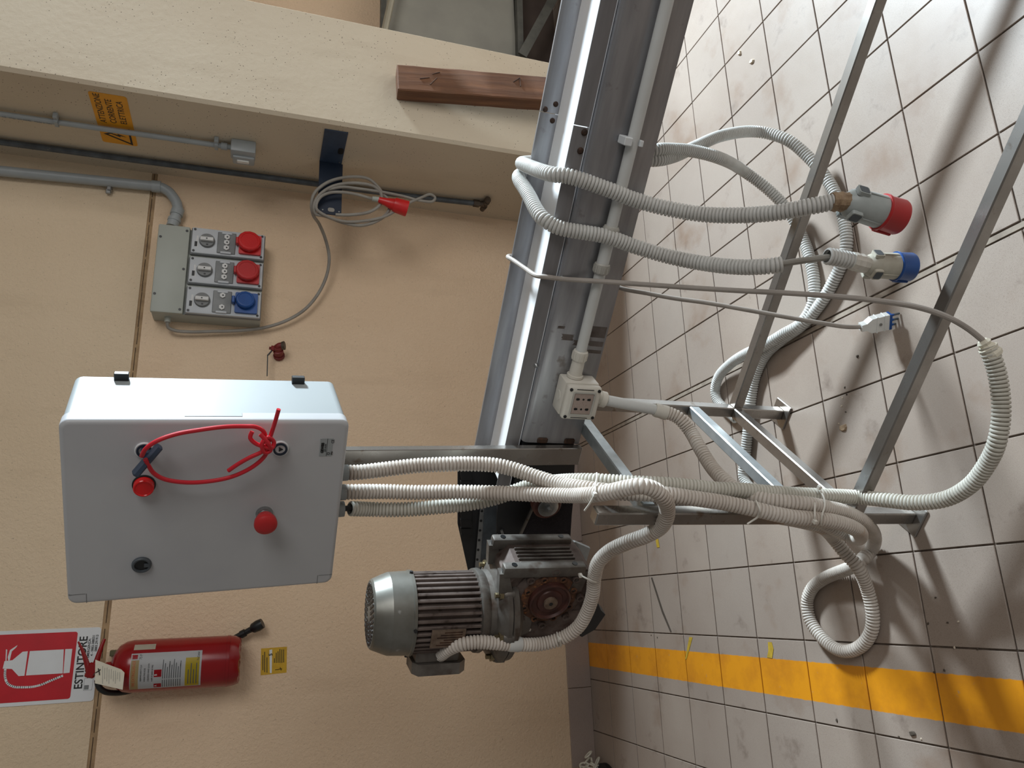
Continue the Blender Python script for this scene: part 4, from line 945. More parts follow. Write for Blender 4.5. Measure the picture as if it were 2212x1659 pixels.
# rating label
a_, b_ = BF(689, 985), BF(720, 947)
lw, lh = abs(b_.x - a_.x), abs(a_.z - b_.z)
lbl = part('rating_label', box(new_bm(), min(a_.x, b_.x), max(a_.x, b_.x), -0.0006, 0.001, min(a_.z, b_.z), max(a_.z, b_.z)), 'box_side', lid, smooth=False)
cx_, ct_ = (a_.x + b_.x) / 2, max(a_.z, b_.z)
def btext(t, x, z, size, al='CENTER', sx=0.9, bold=0.0): return part('lettering', text_bm(t, size, 0.0002, Matrix.Translation((x, -0.0008, z)) @ FACE_Y, al, sx, bold), 'print_black', lbl, smooth=False)
btext('GEWISS', cx_ - 0.001, ct_ - 0.0050, 0.0068, bold=0.0004); btext('GW 44 810', cx_ - 0.001, ct_ - 0.0100, 0.0038)
part('label_rule', box(new_bm(), cx_ - lw / 2, cx_ + lw / 2, -0.0009, 0, ct_ - 0.0130, ct_ - 0.0124), 'print_black', lbl, smooth=False)
btext('CE', cx_ + lw * 0.34, ct_ - 0.0225, 0.0072); btext('IP55', cx_ - lw * 0.33, ct_ - 0.0225, 0.0050, sx=0.8)
part('double_square', ring_poly(new_bm(), rrect(cx_ - lw * 0.42, cx_ - lw * 0.42 + 0.0045, ct_ - 0.0185, ct_ - 0.0140, 0.0002, 1), rrect(cx_ - lw * 0.42 + 0.0008, cx_ - lw * 0.42 + 0.0037, ct_ - 0.0177, ct_ - 0.0148, 0.0002, 1), 0.0003, Matrix.Translation((0, -0.0006, 0)) @ FACE_Y), 'print_black', lbl, smooth=False)
GL = []
yg = 0.075
for u, v in ((751, 1021), (750, 1063), (748, 1099)):
    o = MBI @ CAM; r = MBI.to_3x3() @ ray(u, v); p = o + r * ((0.0 - o.z) / r.z)
    o2 = BF(u, v, yg); gxl = o2.x
    GL.append(Vector((gxl, yg, 0.0)))
    part('cable_gland', lathe(new_bm(), Vector((gxl, yg, 0.002)), Vector((gxl, yg, -0.03)), [(0, 0.0185), (0.012, 0.0185), (0.0125, 0.0165), (0.026, 0.0160)], 12), 'conduit_grey', cb)
# key with its red cord
ky = thing('box_key', 'navy key in a control box lock, tied with a red cord loop', 'key', MB @ Matrix.Translation(BF(312, 980, -0.02)))
def BW(u, v, y): return MB @ BF(u, v, y)
bm = new_bm(); bar(bm, BW(346, 962, -0.022), BW(290, 1027, -0.040), 0.012, 0.017, MB.to_3x3() @ Vector((0, 1, 0)), 0.003); part('key_handle', bm, 'navy_steel', ky, True)
part('key_shank', cyl(new_bm(), BW(312, 972, -0.004), BW(318, 985, -0.028), 0.006), 'navy_steel', ky, True)
cord = [(306, 985, -.042), (316, 968, -.05), (340, 952, -.05), (380, 938, -.045), (430, 929, -.04), (485, 922, -.035), (530, 921, -.03), (552, 922, -.03), (568, 930, -.03), (575, 950, -.03), (577, 975, -.032), (566, 992, -.03), (540, 1012, -.028), (500, 1030, -.028), (450, 1040, -.028), (400, 1042, -.03), (355, 1035, -.032), (332, 1022, -.034), (322, 1008, -.036), (314, 992, -.04)]
part('cord_loop', cable_bm([BW(*c) for c in cord], 0.0037, 10, 0.004), 'cord_red', ky, True)
part('knot', cable_bm([BW(*c) for c in ((545, 932, -.034), (540, 945, -.036), (552, 958, -.038), (572, 965, -.04), (588, 968, -.038), (592, 955, -.034), (578, 945, -.038), (566, 958, -.042), (572, 978, -.04), (584, 974, -.038), (580, 958, -.042), (562, 938, -.038))], 0.0037, 10, 0.003), 'cord_red', ky, True)
part('cord_tail', cable_bm([BW(*c) for c in ((602, 884, -.036), (594, 912, -.034), (585, 940, -.032), (578, 960, -.034))], 0.0037, 10, 0.004), 'cord_red', ky, True)
part('cord_tail', cable_bm([BW(*c) for c in ((493, 1017, -.03), (515, 1002, -.032), (540, 988, -.034), (562, 978, -.036), (578, 968, -.038))], 0.0037, 10, 0.004), 'cord_red', ky, True)

# ------------------------------------------------------------------ outlet box on the channel and its rigid conduits
ob = thing('outlet_box', 'small ivory double outlet box fixed to the conveyor side', 'outlet box', CONV @ Matrix.Translation((0.104, -0.148, 0.674)))
OI = Matrix.Translation((0.104, -0.148, 0.674)).inverted()
def opart(name, bm, mat, parent=ob, **kw):
    bmesh.ops.transform(bm, matrix=OI, verts=bm.verts); return part(name, bm, mat, parent, **kw)
os_, oz = 0.104, 0.715
opart('back_box', box(new_bm(), os_ - 0.041, os_ + 0.041, -0.196, -0.148, oz - 0.041, oz + 0.041, None, 0.005, 2), 'fitting_ivory')
ocv = opart('cover', box(new_bm(), os_ - 0.041, os_ + 0.041, -0.216, -0.197, oz - 0.041, oz + 0.041, None, 0.007, 3), 'fitting_ivory')
opart('window_rim', ring_poly(new_bm(), rrect(os_ - 0.029, os_ + 0.029, oz - 0.027, oz + 0.027, 0.003), rrect(os_ - 0.0255, os_ + 0.0255, oz - 0.0235, oz + 0.0235, 0.002), 0.002, Matrix.Translation((0, -0.216, 0)) @ FACE_Y), 'coupling_grey', ocv, smooth=False)
soc = opart('socket_insert', box(new_bm(), os_ - 0.025, os_ + 0.025, -0.2172, -0.21, oz - 0.023, oz + 0.023, None, 0.001), 'skirting', ocv, smooth=False)
for dz in (-0.0125, 0.0115):
    for dx, r in ((-0.0145, 0.0031), (-0.0115, 0.0027), (0.0, 0.0024), (0.0115, 0.0027), (0.0145, 0.0031)):
        opart('socket_hole', cyl(new_bm(), V(os_ + dz, -0.2168, oz + dx), V(os_ + dz, -0.2177, oz + dx), r, seg=10), 'plastic_black', soc)
for dx, dz in ((-0.033, 0.033), (0.033, 0.033), (-0.033, -0.033), (0.033, -0.033)):
    opart('cover_screw', cyl(new_bm(), V(os_ + dx, -0.2150, oz + dz), V(os_ + dx, -0.2172, oz + dz), 0.0038, seg=12), 'plastic_black', ocv)
for sx in (-1, 1):
    opart('cover_slot', box(new_bm(), os_ + sx * 0.0345 - 0.0007, os_ + sx * 0.0345 + 0.0007, -0.2166, -0.215, oz - 0.02, oz + 0.02), 'plastic_black', ocv, smooth=False)
opart('knockout', lathe(new_bm(), V(os_ - 0.002, -0.172, oz + 0.0405), V(os_ - 0.002, -0.172, oz + 0.05), [(0, 0.012), (0.0016, 0.0116)], 24), 'fitting_ivory')
# rigid conduit running along the channel
rc = thing('rigid_conduit', 'white rigid conduit with ribbed couplings along the conveyor side', 'conduit', CONV @ Matrix.Translation((0.16, -0.165, 0.71)))
RI = Matrix.Translation((0.16, -0.165, 0.71)).inverted()
def rpart(name, bm, mat, parent=rc, **kw):
    bmesh.ops.transform(bm, matrix=RI, verts=bm.verts); return part(name, bm, mat, parent, **kw)
yl, zl = -0.166, 0.725
rpart('pipe', cyl(new_bm(), V(0.185, yl, zl), V(0.405, yl, zl), 0.0120), 'conduit_white')
rpart('pipe', cyl(new_bm(), V(0.470, yl, zl), V(XE, yl, zl), 0.0120), 'conduit_white')
rpart('sleeve', cyl(new_bm(), V(0.40, yl, zl), V(0.475, yl, zl), 0.0132), 'conduit_white')
def coupling(x0, x1, mat):
    c_ = rpart('coupling', lathe(new_bm(), V(x0, yl, zl), V(x1, yl, zl), [(0, 0.0150), (0.002, 0.0165), (abs(x1 - x0) - 0.004, 0.0168), (abs(x1 - x0), 0.0150)], 24), mat)
    for k in range(12):
        a = 2 * PI * k / 12
        bm = box(new_bm(), 0.0, 0.0009, -0.0018, 0.0018, -0.0005, 0.0012, Matrix.Translation(V((x0 + x1) / 2, yl + 0.0165 * math.cos(a), zl + 0.0165 * math.sin(a)))); bm.free()
        bm = box(new_bm(), min(x0, x1) + 0.003, max(x0, x1) - 0.005, 0.0160, 0.0176, -0.0014, 0.0014, Matrix.Translation(V(0, yl, zl)) @ Matrix.Rotation(a, 4, 'X'))
        rpart('rib', bm, mat, c_, smooth=False)
coupling(0.409, 0.387, 'coupling_grey'); coupling(0.466, 0.488, 'coupling_grey'); coupling(0.210, 0.186, 'fitting_ivory')
rpart('box_adaptor', lathe(new_bm(), V(0.146, yl, zl), V(0.2, yl, zl), [(0, 0.0185), (0.006, 0.0185), (0.0065, 0.0150), (0.044, 0.0140)], 18), 'fitting_ivory')
bm = box(new_bm(), 0.648, 0.664, -0.184, -0.150, zl + 0.008, zl + 0.025, None, 0.0015); box(bm, 0.650, 0.662, -0.181, -0.150, zl - 0.017, zl - 0.010, None, 0.001)
rpart('clip', bm, 'sign_white', smooth=False)

# ------------------------------------------------------------------ corrugated hoses
def P(*a):
    k = a[0]
    if k == 'L': return Lp(a[1], a[2], a[3])
    if k == 'Z': return Zp(a[1], a[2], a[3])
    if k == 'F': return Fp(a[1], a[2], a[3])
    return cf(a[1], a[2], a[3])
def LL(seq): return [Lp(*q) for q in seq]
g0 = [MB @ (g + Vector((0, 0, dz))) for g in GL for dz in (-0.018, -0.045)]
h1 = [g0[0], g0[1]] + LL([(830, 1014, .27), (900, 1006, .27), (960, 1003, .28), (1020, 1002, .285), (1070, 1005, .295), (1110, 1014, .31), (1160, 1031, .34), (1210, 1046, .38), (1260, 1054, .43), (1320, 1062, .47), (1380, 1066, .49), (1440, 1068, .50), (1495, 1076, .51), (1563, 1086, .52), (1630, 1100, .54), (1704, 1116, .56), (1758, 1121, .565), (1799, 1126, .565), (1838, 1138, .56)]) + [P('L', 1858, 1152, .54), P('L', 1850, 1163, .50), P('L', 1826, 1154, .475), P('L', 1795, 1139, .468), P('L', 1760, 1122, .465), P('L', 1720, 1112, .465)]
single('conduit_hose', hose_bm(h1), 'hose_light', 'corrugated hose leaving the control box next to the steel post, bending to the stand leg', 'hose', 'hoses from the control box')
h2 = [g0[2], g0[3]] + LL([(830, 1062, .27), (900, 1064, .28), (970, 1063, .295), (1040, 1064, .31), (1110, 1066, .34), (1180, 1069, .38), (1240, 1070, .43), (1285, 1068, .485), (1320, 1062, .51), (1355, 1054, .53), (1385, 1050, .545), (1412, 1057, .55), (1432, 1074, .55), (1441, 1097, .54), (1438, 1121, .53), (1424, 1141, .51), (1396, 1157, .49), (1355, 1172, .46), (1318, 1190, .43), (1293, 1214, .41), (1284, 1246, .395), (1280, 1285, .39), (1268, 1322, .385), (1248, 1355, .38), (1215, 1378, .375), (1170, 1391, .37), (1110, 1392, .37), (1070, 1389, .37), (1030, 1387, .365), (995, 1392, .36), (968, 1403, .345), (948, 1419, .32), (938, 1434, .295)])
single('motor_hose', hose_bm(h2), 'hose_light', 'middle corrugated hose from the control box looping round to the gear motor', 'hose', 'hoses from the control box')
h3s = [MB @ (GL[2] + Vector((0, 0, -0.036)))] + LL([(800, 1100, .265), (850, 1101, .27), (900, 1099, .275), (945, 1095, .28), (990, 1091, .28), (1035, 1084, .285), (1075, 1074, .29), (1116, 1060, .295), (1150, 1048, .305), (1190, 1042, .33), (1230, 1039, .37), (1285, 1039, .41), (1353, 1043, .44), (1420, 1046, .46), (1481, 1050, .47), (1549, 1057, .48), (1603, 1059, .485), (1660, 1064, .49), (1718, 1068, .495), (1786, 1071, .50), (1853, 1074, .505)])
h3 = h3s + [P('F', 1921, 1081, 1.54), P('F', 1974, 1086, 1.50), P('F', 2042, 1078, 1.45), P('F', 2096, 1048, 1.40), P('F', 2131, 1004, 1.36), P('F', 2152, 960, 1.33), P('F', 2162, 905, 1.32), P('F', 2161, 850, 1.32), P('F', 2151, 795, 1.32), P('F', 2133, 748, 1.32)]
single('looping_hose', hose_bm(h3, cap=False), 'hose_floor', 'long corrugated hose swinging out in a wide loop to a torn taped end', 'hose', 'hoses from the control box')
single('exposed_cable', cable_bm([MB @ (GL[2] + Vector((0, 0, -0.01))), MB @ (GL[2] + Vector((0.001, 0.001, -0.05)))], 0.006), 'plastic_black', 'short bare black cable between a control box gland and the hose farthest from the post', 'cable')
h4 = LL([(1424, 887, .205), (1440, 891, .21), (1466, 903, .225), (1490, 930, .25), (1510, 965, .30), (1536, 1007, .36), (1560, 1034, .41), (1588, 1056, .452), (1620, 1071, .488), (1660, 1081, .515), (1702, 1085, .532), (1745, 1089, .542), (1786, 1097, .54), (1822, 1105, .53), (1853, 1119, .52), (1878, 1138, .50), (1889, 1163, .48), (1881, 1189, .46)]) + [Zp(u, v, z) for u, v, z in ((1860, 1211, .05), (1837, 1226, .034), (1780, 1250, .017), (1755, 1270, .016), (1744, 1298, .016), (1750, 1339, .016), (1775, 1377, .016), (1807, 1402, .016), (1837, 1406, .016), (1867, 1389, .016), (1883, 1360, .016), (1885, 1325, .018), (1874, 1275, .028), (1853, 1225, .062), (1826, 1195, .085), (1800, 1163, .11))] + LL([(1776, 1140, .44), (1731, 1127, .44), (1670, 1116, .45), (1600, 1108, .455), (1530, 1100, .46), (1460, 1086, .46), (1390, 1072, .45)])
oh = thing('outlet_hose', 'corrugated hose from the outlet box joining the bundle and looping on the floor', 'hose', Zp(1807, 1402, 0))
part('hose', hose_bm(h4), 'hose_light', oh, True)
a, b = Lp(1306, 864, .185), Lp(1424, 887, .205)
part('rigid_pipe', cyl(new_bm(), a, b, 0.0125), 'conduit_white', oh, True)
part('coupling', lathe(new_bm(), Lp(1286, 858, .183), Lp(1312, 865, .186), [(0, 0.0165), (0.010, 0.0165), (0.011, 0.0185), (0.024, 0.0185), (0.026, 0.016)], 20), 'fitting_ivory', oh, True)
part('tape_wrap', lathe(new_bm(), Lp(1414, 885, .203), Lp(1446, 894, .212), [(0, 0.0150), (0.006, 0.0165), (0.014, 0.0160), (0.022, 0.0172), (0.030, 0.0168)], 18), 'fitting_ivory', oh, True)

# hoses thrown over the conveyor, with plugs
r1 = [Zp(1806, 436, 0)] ; r1 = LL([(1806, 434, .40), (1790, 438, .395), (1740, 448, .38), (1680, 459, .35), (1600, 465, .30), (1520, 463, .25), (1440, 450, .21), (1370, 431, .185), (1310, 408, .172)]) + [P('C', .570, .150, .835), P('C', .566, .132, .860), P('C', .563, .10, .868), P('C', .558, .04, .869), P('C', .553, -.03, .869), P('C', .549, -.075, .862), P('C', .548, -.112, .835), P('C', .552, -.13, .79), P('C', .565, -.135, .70), P('C', .585, -.125, .62)] + [Lp(1415, 346, -.10), Lp(1455, 338, -.13), Lp(1500, 318, -.18), Lp(1560, 293, -.24)] + [Zp(u, v, z) for u, v, z in ((1640, 285, .15), (1700, 302, .10), (1745, 338, .06), (1785, 385, .03), (1810, 432, .018), (1824, 480, .016), (1829, 525, .016), (1822, 560, .016), (1798, 612, .016), (1775, 652, .016), (1735, 700, .016), (1690, 733, .016), (1655, 765, .016), (1633, 808, .016), (1624, 850, .016), (1619, 895, .016), (1614, 945, .016), (1609, 995, .016), (1606, 1030, .016), (1622, 1055, .016), (1660, 1075, .016))]
single('red_plug_hose', hose_bm(r1), 'hose_grey', 'grey corrugated hose over the conveyor ending at the red plug', 'hose', 'hoses thrown over the conveyor')
r2 = LL([(1690, 571, .38), (1660, 575, .37), (1600, 577, .33), (1520, 569, .27), (1440, 553, .22), (1370, 532, .19), (1310, 511, .176)]) + [P('C', .468, .152, .835), P('C', .476, .134, .860), P('C', .485, .10, .868), P('C', .498, .05, .869), P('C', .508, 0.0, .869), P('C', .515, -.045, .869), P('C', .520, -.085, .860), P('C', .524, -.118, .83), P('C', .535, -.13, .77), P('C', .56, -.13, .68), P('C', .59, -.12, .60)] + [Lp(1412, 325, -.10), Lp(1450, 323, -.12), Lp(1500, 327, -.15), Lp(1550, 340, -.17)] + [Zp(u, v, z) for u, v, z in ((1610, 372, .16), (1660, 410, .10), (1700, 452, .05), (1732, 510, .018), (1751, 565, .016), (1759, 615, .016), (1756, 655, .016), (1732, 697, .020), (1690, 723, .030), (1650, 747, .040), (1610, 765, .040), (1578, 786, .034), (1552, 815, .024), (1545, 843, .017), (1549, 864, .016), (1566, 884, .016), (1590, 905, .016))]
single('blue_plug_hose', hose_bm(r2, cap=False), 'hose_grey', 'grey corrugated hose over the conveyor ending in an open cut before the blue plug', 'hose', 'hoses thrown over the conveyor')
single('blue_plug_cable', cable_bm(LL([(1660, 574, .37), (1700, 568, .383), (1740, 562, .39), (1800, 556, .40), (1850, 566, .405)]), 0.0062), 'cable_grey', 'short bare grey cable bridging to the blue plug', 'cable')

def cee_plug(name, label, u0, v0, u1, v1, l0, l1, r, colour, grey, hub):
    a, b = Lp(u0, v0, l0), Lp(u1, v1, l1); L = (b - a).length
    t = thing(name, label, 'plug', (a + b) / 2)
    k = L / 0.125
    part('body', lathe(new_bm(), a, b, [(0, hub), (0.004 * k, hub * 1.1), (0.012 * k, r * 0.80), (0.022 * k, r * 0.90), (0.080 * k, r * 0.98), (0.084 * k, r * 0.99)], 32), grey, t, True)
    part('collar', lathe(new_bm(), a, b, [(0.080 * k, r * 0.90), (0.080 * k, r * 1.08), (0.084 * k, r * 1.10), (0.088 * k, r * 1.03), (0.121 * k, r * 1.05), (0.125 * k, r * 1.0), (0.124 * k, r * 0.90), (0.095 * k, r * 0.88)], 36), colour, t, True)
    f = frame_z(a, b); f.translation = a
    tocam = (f.inverted() @ CAM); a0 = math.atan2(tocam.y, tocam.x)
    for da in (-1.05, 0.75, 2.4):
        m = f @ Matrix.Rotation(a0 + da, 4, 'Z')
        bm = new_bm()
        prism(bm, rrect(0.010 * k, 0.034 * k, -0.011, 0.011, 0.004), r * 0.26, m @ Matrix(((0, 0, 1, r * 0.84), (0, 1, 0, 0), (-1, 0, 0, 0), (0, 0, 0, 1))) @ Matrix.Translation((-0.04 * k, 0, 0)) if False else m @ Matrix(((0, 0, 1, r * 0.80), (0, 1, 0, 0), (1, 0, 0, 0), (0, 0, 0, 1))))
        w = part('latch_window', bm, grey, t, True, False)
        bm = prism(new_bm(), rrect(0.0125 * k, 0.0315 * k, -0.0085, 0.0085, 0.003), 0.0006, m @ Matrix(((0, 0, 1, r * 1.06), (0, 1, 0, 0), (1, 0, 0, 0), (0, 0, 0, 1))))
        part('window_opening', bm, 'pipe_dark', w, True, False)
        part('body_rib', box(new_bm(), r * 0.93, r * 1.0, -0.0015, 0.0015, 0.036 * k, 0.078 * k, m), grey, t, True, False)
    part('keyway', box(new_bm(), r * 0.98, r * 1.16, -0.006, 0.006, 0.082 * k, 0.120 * k, f @ Matrix.Rotation(a0 + 1.6, 4, 'Z'), 0.002), colour, t, True)
    return t
cee_plug('red_plug', 'grey industrial plug with a red collar hanging above the floor', 1822, 434, 1944, 470, .402, .425, .0315, 'plastic_red_worn', 'plug_grey', .016)
a, b = Lp(1796, 436, .40), Lp(1830, 436, .405)
single('plug_tape', lathe(new_bm(), a, b, [(0, 0.0165), (0.006, 0.0185), (0.012, 0.0165), (0.018, 0.0190), (0.024, 0.0170), (0.032, 0.0175)], 11), 'tape_brown', 'brown tape wrapped between the hose and the red plug', 'tape', ang=15)
cee_plug('blue_plug', 'stained cream industrial plug with a blue collar hanging above the floor', 1868, 572, 1968, 577, .405, .42, .0265, 'plastic_blue', 'plug_cream', .015)
hs_ = LL([(1786, 553, .40), (1810, 557, .402), (1840, 563, .404), (1868, 571, .406)])
single('plug_sleeve', hose_bm(hs_, 0.0165, cap=False), 'hose_grey', 'short cut piece of corrugated hose taped to the blue plug', 'hose')
single('plug_tape', lathe(new_bm(), Lp(1838, 563, .405), Lp(1876, 573, .407), [(0, 0.0170), (0.008, 0.0182), (0.014, 0.0172), (0.022, 0.0185), (0.030, 0.0172), (0.036, 0.0165)], 11), 'fitting_ivory', 'pale crumpled tape between the short hose piece and the blue plug', 'tape', ang=15)

# grey cable from the torn hose end over the conveyor
k1 = [P('F', 2140, 752, 1.32), P('F', 2120, 733, 1.32), P('F', 2085, 706, 1.325), P('F', 2040, 682, 1.335), P('F', 1980, 663, 1.35), P('F', 1900, 650, 1.375), P('F', 1800, 640, 1.41), P('F', 1700, 633, 1.445), P('F', 1600, 628, 1.48), P('F', 1500, 622, 1.515), P('F', 1400, 615, 1.545), P('F', 1300, 608, 1.562), P('C', .362, .153, .80), P('C', .361, .147, .835), P('C', .356, .130, .848), P('C', .348, .06, .851), P('C', .342, -.02, .856), P('C', .338, -.058, .858), P('C', .334, -.085, .845), P('C', .330, -.11, .79), P('C', .327, -.11, .68), P('C', .322, -.06, .60)]
k2 = LL([(1335, 620, .0), (1400, 634, .03), (1460, 645, .06), (1520, 653, .09), (1600, 667, .13), (1700, 685, .18), (1780, 699, .215), (1830, 706, .23), (1862, 706, .235)])
single('grey_cable', cable_bm(k1 + k2, 0.0052), 'cable_pale', 'thin grey cable thrown over the conveyor from the looping hose to the white plug', 'cable')
te0, te1 = P('F', 2122, 735, 1.32), P('F', 2140, 760, 1.32)
single('torn_tape', lathe(new_bm(), te0, te1, [(0, 0.008), (0.005, 0.012), (0.010, 0.010), (0.016, 0.0165), (0.022, 0.0150), (0.028, 0.0175), (0.034, 0.0165)], 9), 'paper', 'torn yellowed tape where the grey cable enters the looping hose', 'tape', ang=15)
wpz = thing('white_plug', 'white three-pin plug with a blue face lying above the floor tiles', 'plug', Lp(1895, 696, .24))
a, b = Lp(1858, 707, .235), Lp(1918, 693, .245)
f = frame_z(a, b, FL); f.translation = a; L = (b - a).length
# flat tapered body
bm = new_bm()
prism(bm, [(0.0, -0.008), (0.012, -0.009), (0.024, -0.018), (L, -0.019), (L, 0.019), (0.024, 0.018), (0.012, 0.009), (0.0, 0.008)], 0.018, f @ Matrix(((0, 1, 0, 0), (0, 0, 1, -0.009), (1, 0, 0, 0), (0, 0, 0, 1))))
part('body', bm, 'plug_white', wpz, True, False)
for t in (0.034, 0.052): part('grip_ridge', box(new_bm(), -0.0205, 0.0205, -0.0105, 0.0105, t, t + 0.004, f, 0.0012), 'plug_white', wpz, True)
part('face', box(new_bm(), -0.019, 0.019, -0.0095, 0.0095, L - 0.001, L + 0.005, f), 'plastic_blue', wpz, True, False)
for x in (-0.0125, 0, 0.0125):
    p0_ = f @ Vector((x, 0, L + 0.004)); p1_ = f @ Vector((x, 0, L + 0.013)); p2_ = f @ Vector((x, 0, L + 0.027))
    pn = part('pin', lathe(new_bm(), p1_, p2_, [(0, 0.0026), (0.012, 0.0026), (0.014, 0.0018)], 10), 'pipe_dark', wpz, True)
    part('pin_sleeve', cyl(new_bm(), p0_, p1_, 0.0028, seg=10), 'plastic_blue', pn, True)
sc_ = f @ Vector((0, 0.009, 0.044)); sc2 = f @ Vector((0, 0.0105, 0.044))
if (sc2 - CAM).length > (f @ Vector((0, -0.0105, 0.044)) - CAM).length: sc_, sc2 = f @ Vector((0, -0.009, 0.044)), f @ Vector((0, -0.0105, 0.044))
part('screw', cyl(new_bm(), sc_, sc2, 0.0035, seg=12), 'zinc', wpz, True)

# ------------------------------------------------------------------ cable ties
def tie(pts, lab, r=0.0019, head=None):
    t = thing('cable_tie', lab, 'cable tie', pts[0], 'white cable ties on the hoses')
    part('strap', cable_bm(pts, r, 8, 0.004), 'tie_white', t, True)
    if head is not None: part('head', box(new_bm(), -0.0042, 0.0042, -0.0035, 0.0035, -0.0042, 0.0042, Matrix.Translation(head) @ frame_z((0, 0, 0), FL), 0.001), 'tie_white', t, True)
tie(LL([(1289, 1022, .44), (1289, 1032, .465), (1286, 1050, .49), (1286, 1066, .506), (1282, 1074, .504), (1274, 1088, .50), (1263, 1103, .49)]), 'cable tie binding the hoses beside the cut top of the front leg', head=Lp(1285, 1068, .507))
tie(LL([(1770, 1056, .50), (1774, 1062, .519), (1781, 1080, .545), (1781, 1095, .567), (1776, 1112, .582), (1774, 1130, .584), (1774, 1136, .57)]), 'long cable tie wrapped round the three lower hoses above the floor loop', head=Lp(1770, 1053, .515))
tie(LL([(1760, 1086, .560), (1760, 1100, .572), (1760, 1114, .585), (1760, 1126, .586)]), 'short double-headed cable tie between the two lower hoses', head=Lp(1760, 1127, .588))
tie(LL([(1633, 1082, .54), (1637, 1090, .562), (1642, 1103, .573), (1638, 1116, .565), (1625, 1125, .56), (1614, 1132, .56)]), 'cable tie with a long loose tail where the outlet hose joins')
tie(LL([(1250, 1240, .375), (1262, 1247, .405), (1272, 1252, .412), (1284, 1257, .412), (1293, 1258, .40)]), 'cable tie holding the hose to the gearbox foot', head=Lp(1254, 1243, .39))
tie(LL([(1203, 1366, .37), (1206, 1376, .39), (1211, 1388, .394), (1210, 1397, .38)]), 'cable tie on the motor hose between the gearbox and its smooth sleeve', head=Lp(1208, 1381, .395))
sl = thing('hose_sleeve', 'smooth pale sleeve joining the motor hose below the motor', 'sleeve', Lp(1115, 1391, .37))
part('sleeve', lathe(new_bm(), Lp(1098, 1391, .37), Lp(1132, 1392, .37), [(0, 0.0162), (0.004, 0.0172), (0.026, 0.0172), (0.031, 0.0160)], 20), 'conduit_white', sl, True)

# ------------------------------------------------------------------ chain stanchion in the corner and bits on the floor
cp = Zp(1262, 1668, 0.0)
stn = thing('chain_stanchion', 'dark stanchion base with a small heap of white plastic chain in the corner', 'stanchion', (cp.x, cp.y, 0))
bx_, by_ = -1.60, 0.87
part('base', lathe(new_bm(), (bx_, by_, 0), (bx_, by_, 1), [(0, 0.10), (0.018, 0.10), (0.03, 0.07), (0.034, 0.022)], 28), 'black_rubber', stn, True)
part('pole', cyl(new_bm(), (bx_, by_, 0.03), (bx_, by_, 0.9), 0.02), 'black_paint', stn, True)
random.seed(3)
for i, (u, v, z) in enumerate(((1271, 1630, .075), (1268, 1643, .07), (1278, 1643, .06), (1262, 1652, .05), (1290, 1645, .05), (1275, 1655, .06), (1284, 1654, .05), (1255, 1660, .045), (1268, 1661, .05), (1292, 1658, .04))):
    c = Yp(u, v, 0.93 - 0.003 * i); bm = new_bm(); n = 20; path = []
    for k in range(n + 1):
        a = 2 * PI * k / n; path.append(Vector((0.0075 * math.cos(a), 0.017 * math.sin(a), 0)))
    rm = Matrix.Rotation(random.uniform(0, 6), 4, 'Z') @ Matrix.Rotation(random.uniform(0.3, 1.4), 4, 'X')
    sweep(bm, [c + (rm @ p) for p in path], [0.0034] * len(path), 8, False)
    part('chain_link', bm, 'chain_white', stn, True)
random.seed(11)
def chip(u, v, w, l, h, mat, name, label, cat, group=None):
    c = Zp(u, v, 0.0); bm = new_bm(); n = 8
    bot_ = [(w * math.cos(2 * PI * k / n) * random.uniform(.7, 1.2), l * math.sin(2 * PI * k / n) * random.uniform(.7, 1.2)) for k in range(n)]
    prism(bm, bot_, h, Matrix.Translation(c) @ Matrix.Rotation(random.uniform(0, 3), 4, 'Z'))
    for v_ in bm.verts:
        if v_.co.z > h * 0.5: v_.co.x = c.x + (v_.co.x - c.x) * 0.7; v_.co.y = c.y + (v_.co.y - c.y) * 0.7
    return single(name, bm, mat, label, cat, group, ang=20)
for u, v, lab in ((1625, 133, 'pale plaster chip on the bright tiles beyond the conveyor'), (1599, 114, 'pale plaster chip nearest the conveyor on the bright tiles')):
    chip(u, v, .008, .012, .006, 'pebble', 'plaster_chip', lab, 'chip', 'plaster chips')
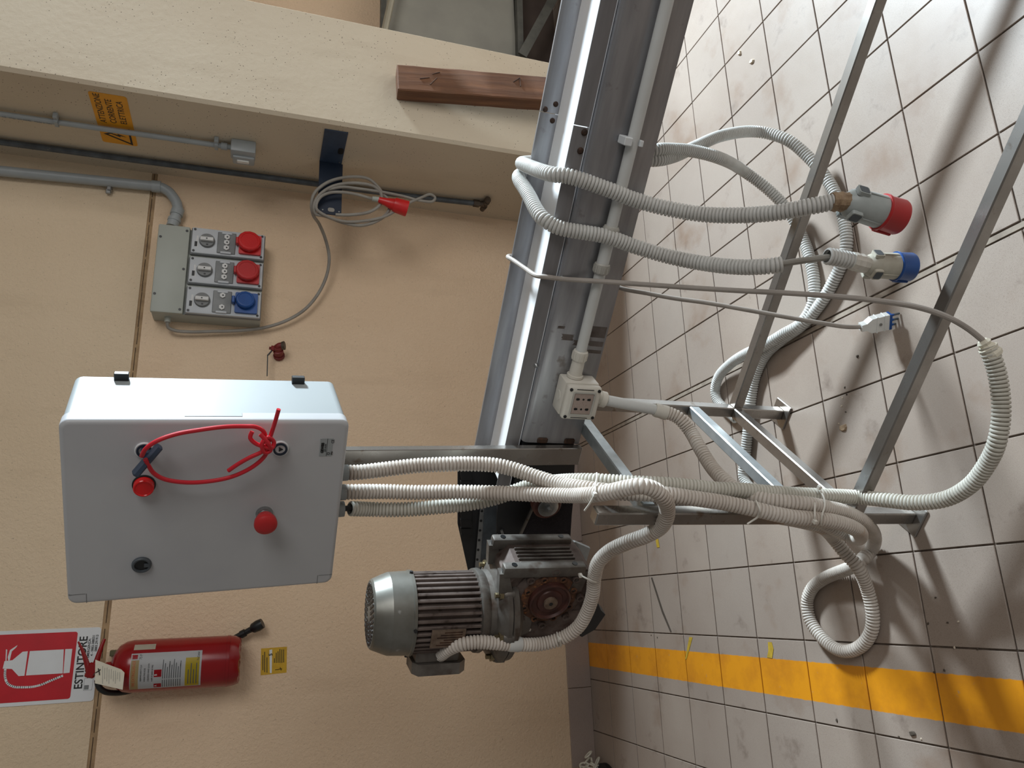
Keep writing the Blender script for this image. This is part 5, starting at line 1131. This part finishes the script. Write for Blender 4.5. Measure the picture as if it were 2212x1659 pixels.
chip(1822, 925, .010, .014, .004, 'tape_brown', 'dry_leaf', 'curled dry brown scrap on the tiles between the stand feet', 'scrap')
chip(1972, 1584, .006, .011, .004, 'dirt_dark', 'dark_curl', 'small dark curl on the tiles beyond the yellow line', 'scrap')
chip(1853, 770, .004, .004, .003, 'dirt_dark', 'pebble', 'dark pebble on the tiles under the white plug', 'pebble', 'floor grit')
chip(1808, 1556, .004, .006, .002, 'dirt_dark', 'pebble', 'dark crumb on the tile beyond the yellow line', 'pebble', 'floor grit')
for u, v in ((2021, 1291), (2047, 1345), (2005, 1347), (2040, 1448), (2062, 1399), (2112, 1402), (2018, 1452), (1990, 1596), (1942, 1591), (2070, 1343), (1825, 837), (1829, 852), (1820, 859), (1818, 877), (1812, 915), (1827, 890), (1420, 1377), (1407, 1372)):
    chip(u, v, .0022, .003, .0016, random.choice(['pebble', 'dirt_dark']), 'grit', 'tiny crumb of grit on the floor tiles', 'grit', 'floor grit')
def flat(pts, mat, name, label, cat, h=0.0006):
    q = [Zp(u, v, 0.0004) for u, v in pts]; bm = prism(new_bm(), [(p.x, p.y) for p in q], h, Matrix.Translation((0, 0, 0.0003)))
    return single(name, bm, mat, label, cat, smooth=False)
flat([(1489, 1376), (1496, 1377), (1490, 1400), (1483, 1424), (1480, 1424), (1485, 1398)], 'tape_yellow', 'tape_scrap', 'narrow yellow tape scrap crossing an edge of the yellow line', 'tape')
flat([(1659, 1387), (1667, 1387), (1671, 1402), (1668, 1422), (1657, 1420), (1660, 1405)], 'tape_yellow', 'tape_scrap', 'ragged yellow tape scrap beside the yellow line nearest the floor loop', 'tape')
flat([(1416, 1163), (1422, 1164), (1425, 1182), (1419, 1183)], 'tape_yellow', 'tape_scrap', 'small yellow tape scrap beside the front leg', 'tape')
flat([(1406, 1248), (1409, 1247), (1432, 1318), (1451, 1365), (1448, 1366), (1430, 1324)], 'dirt_dark', 'floor_scratch', 'long thin dark scuff on the tiles near the gear motor', 'mark', 0.0003)
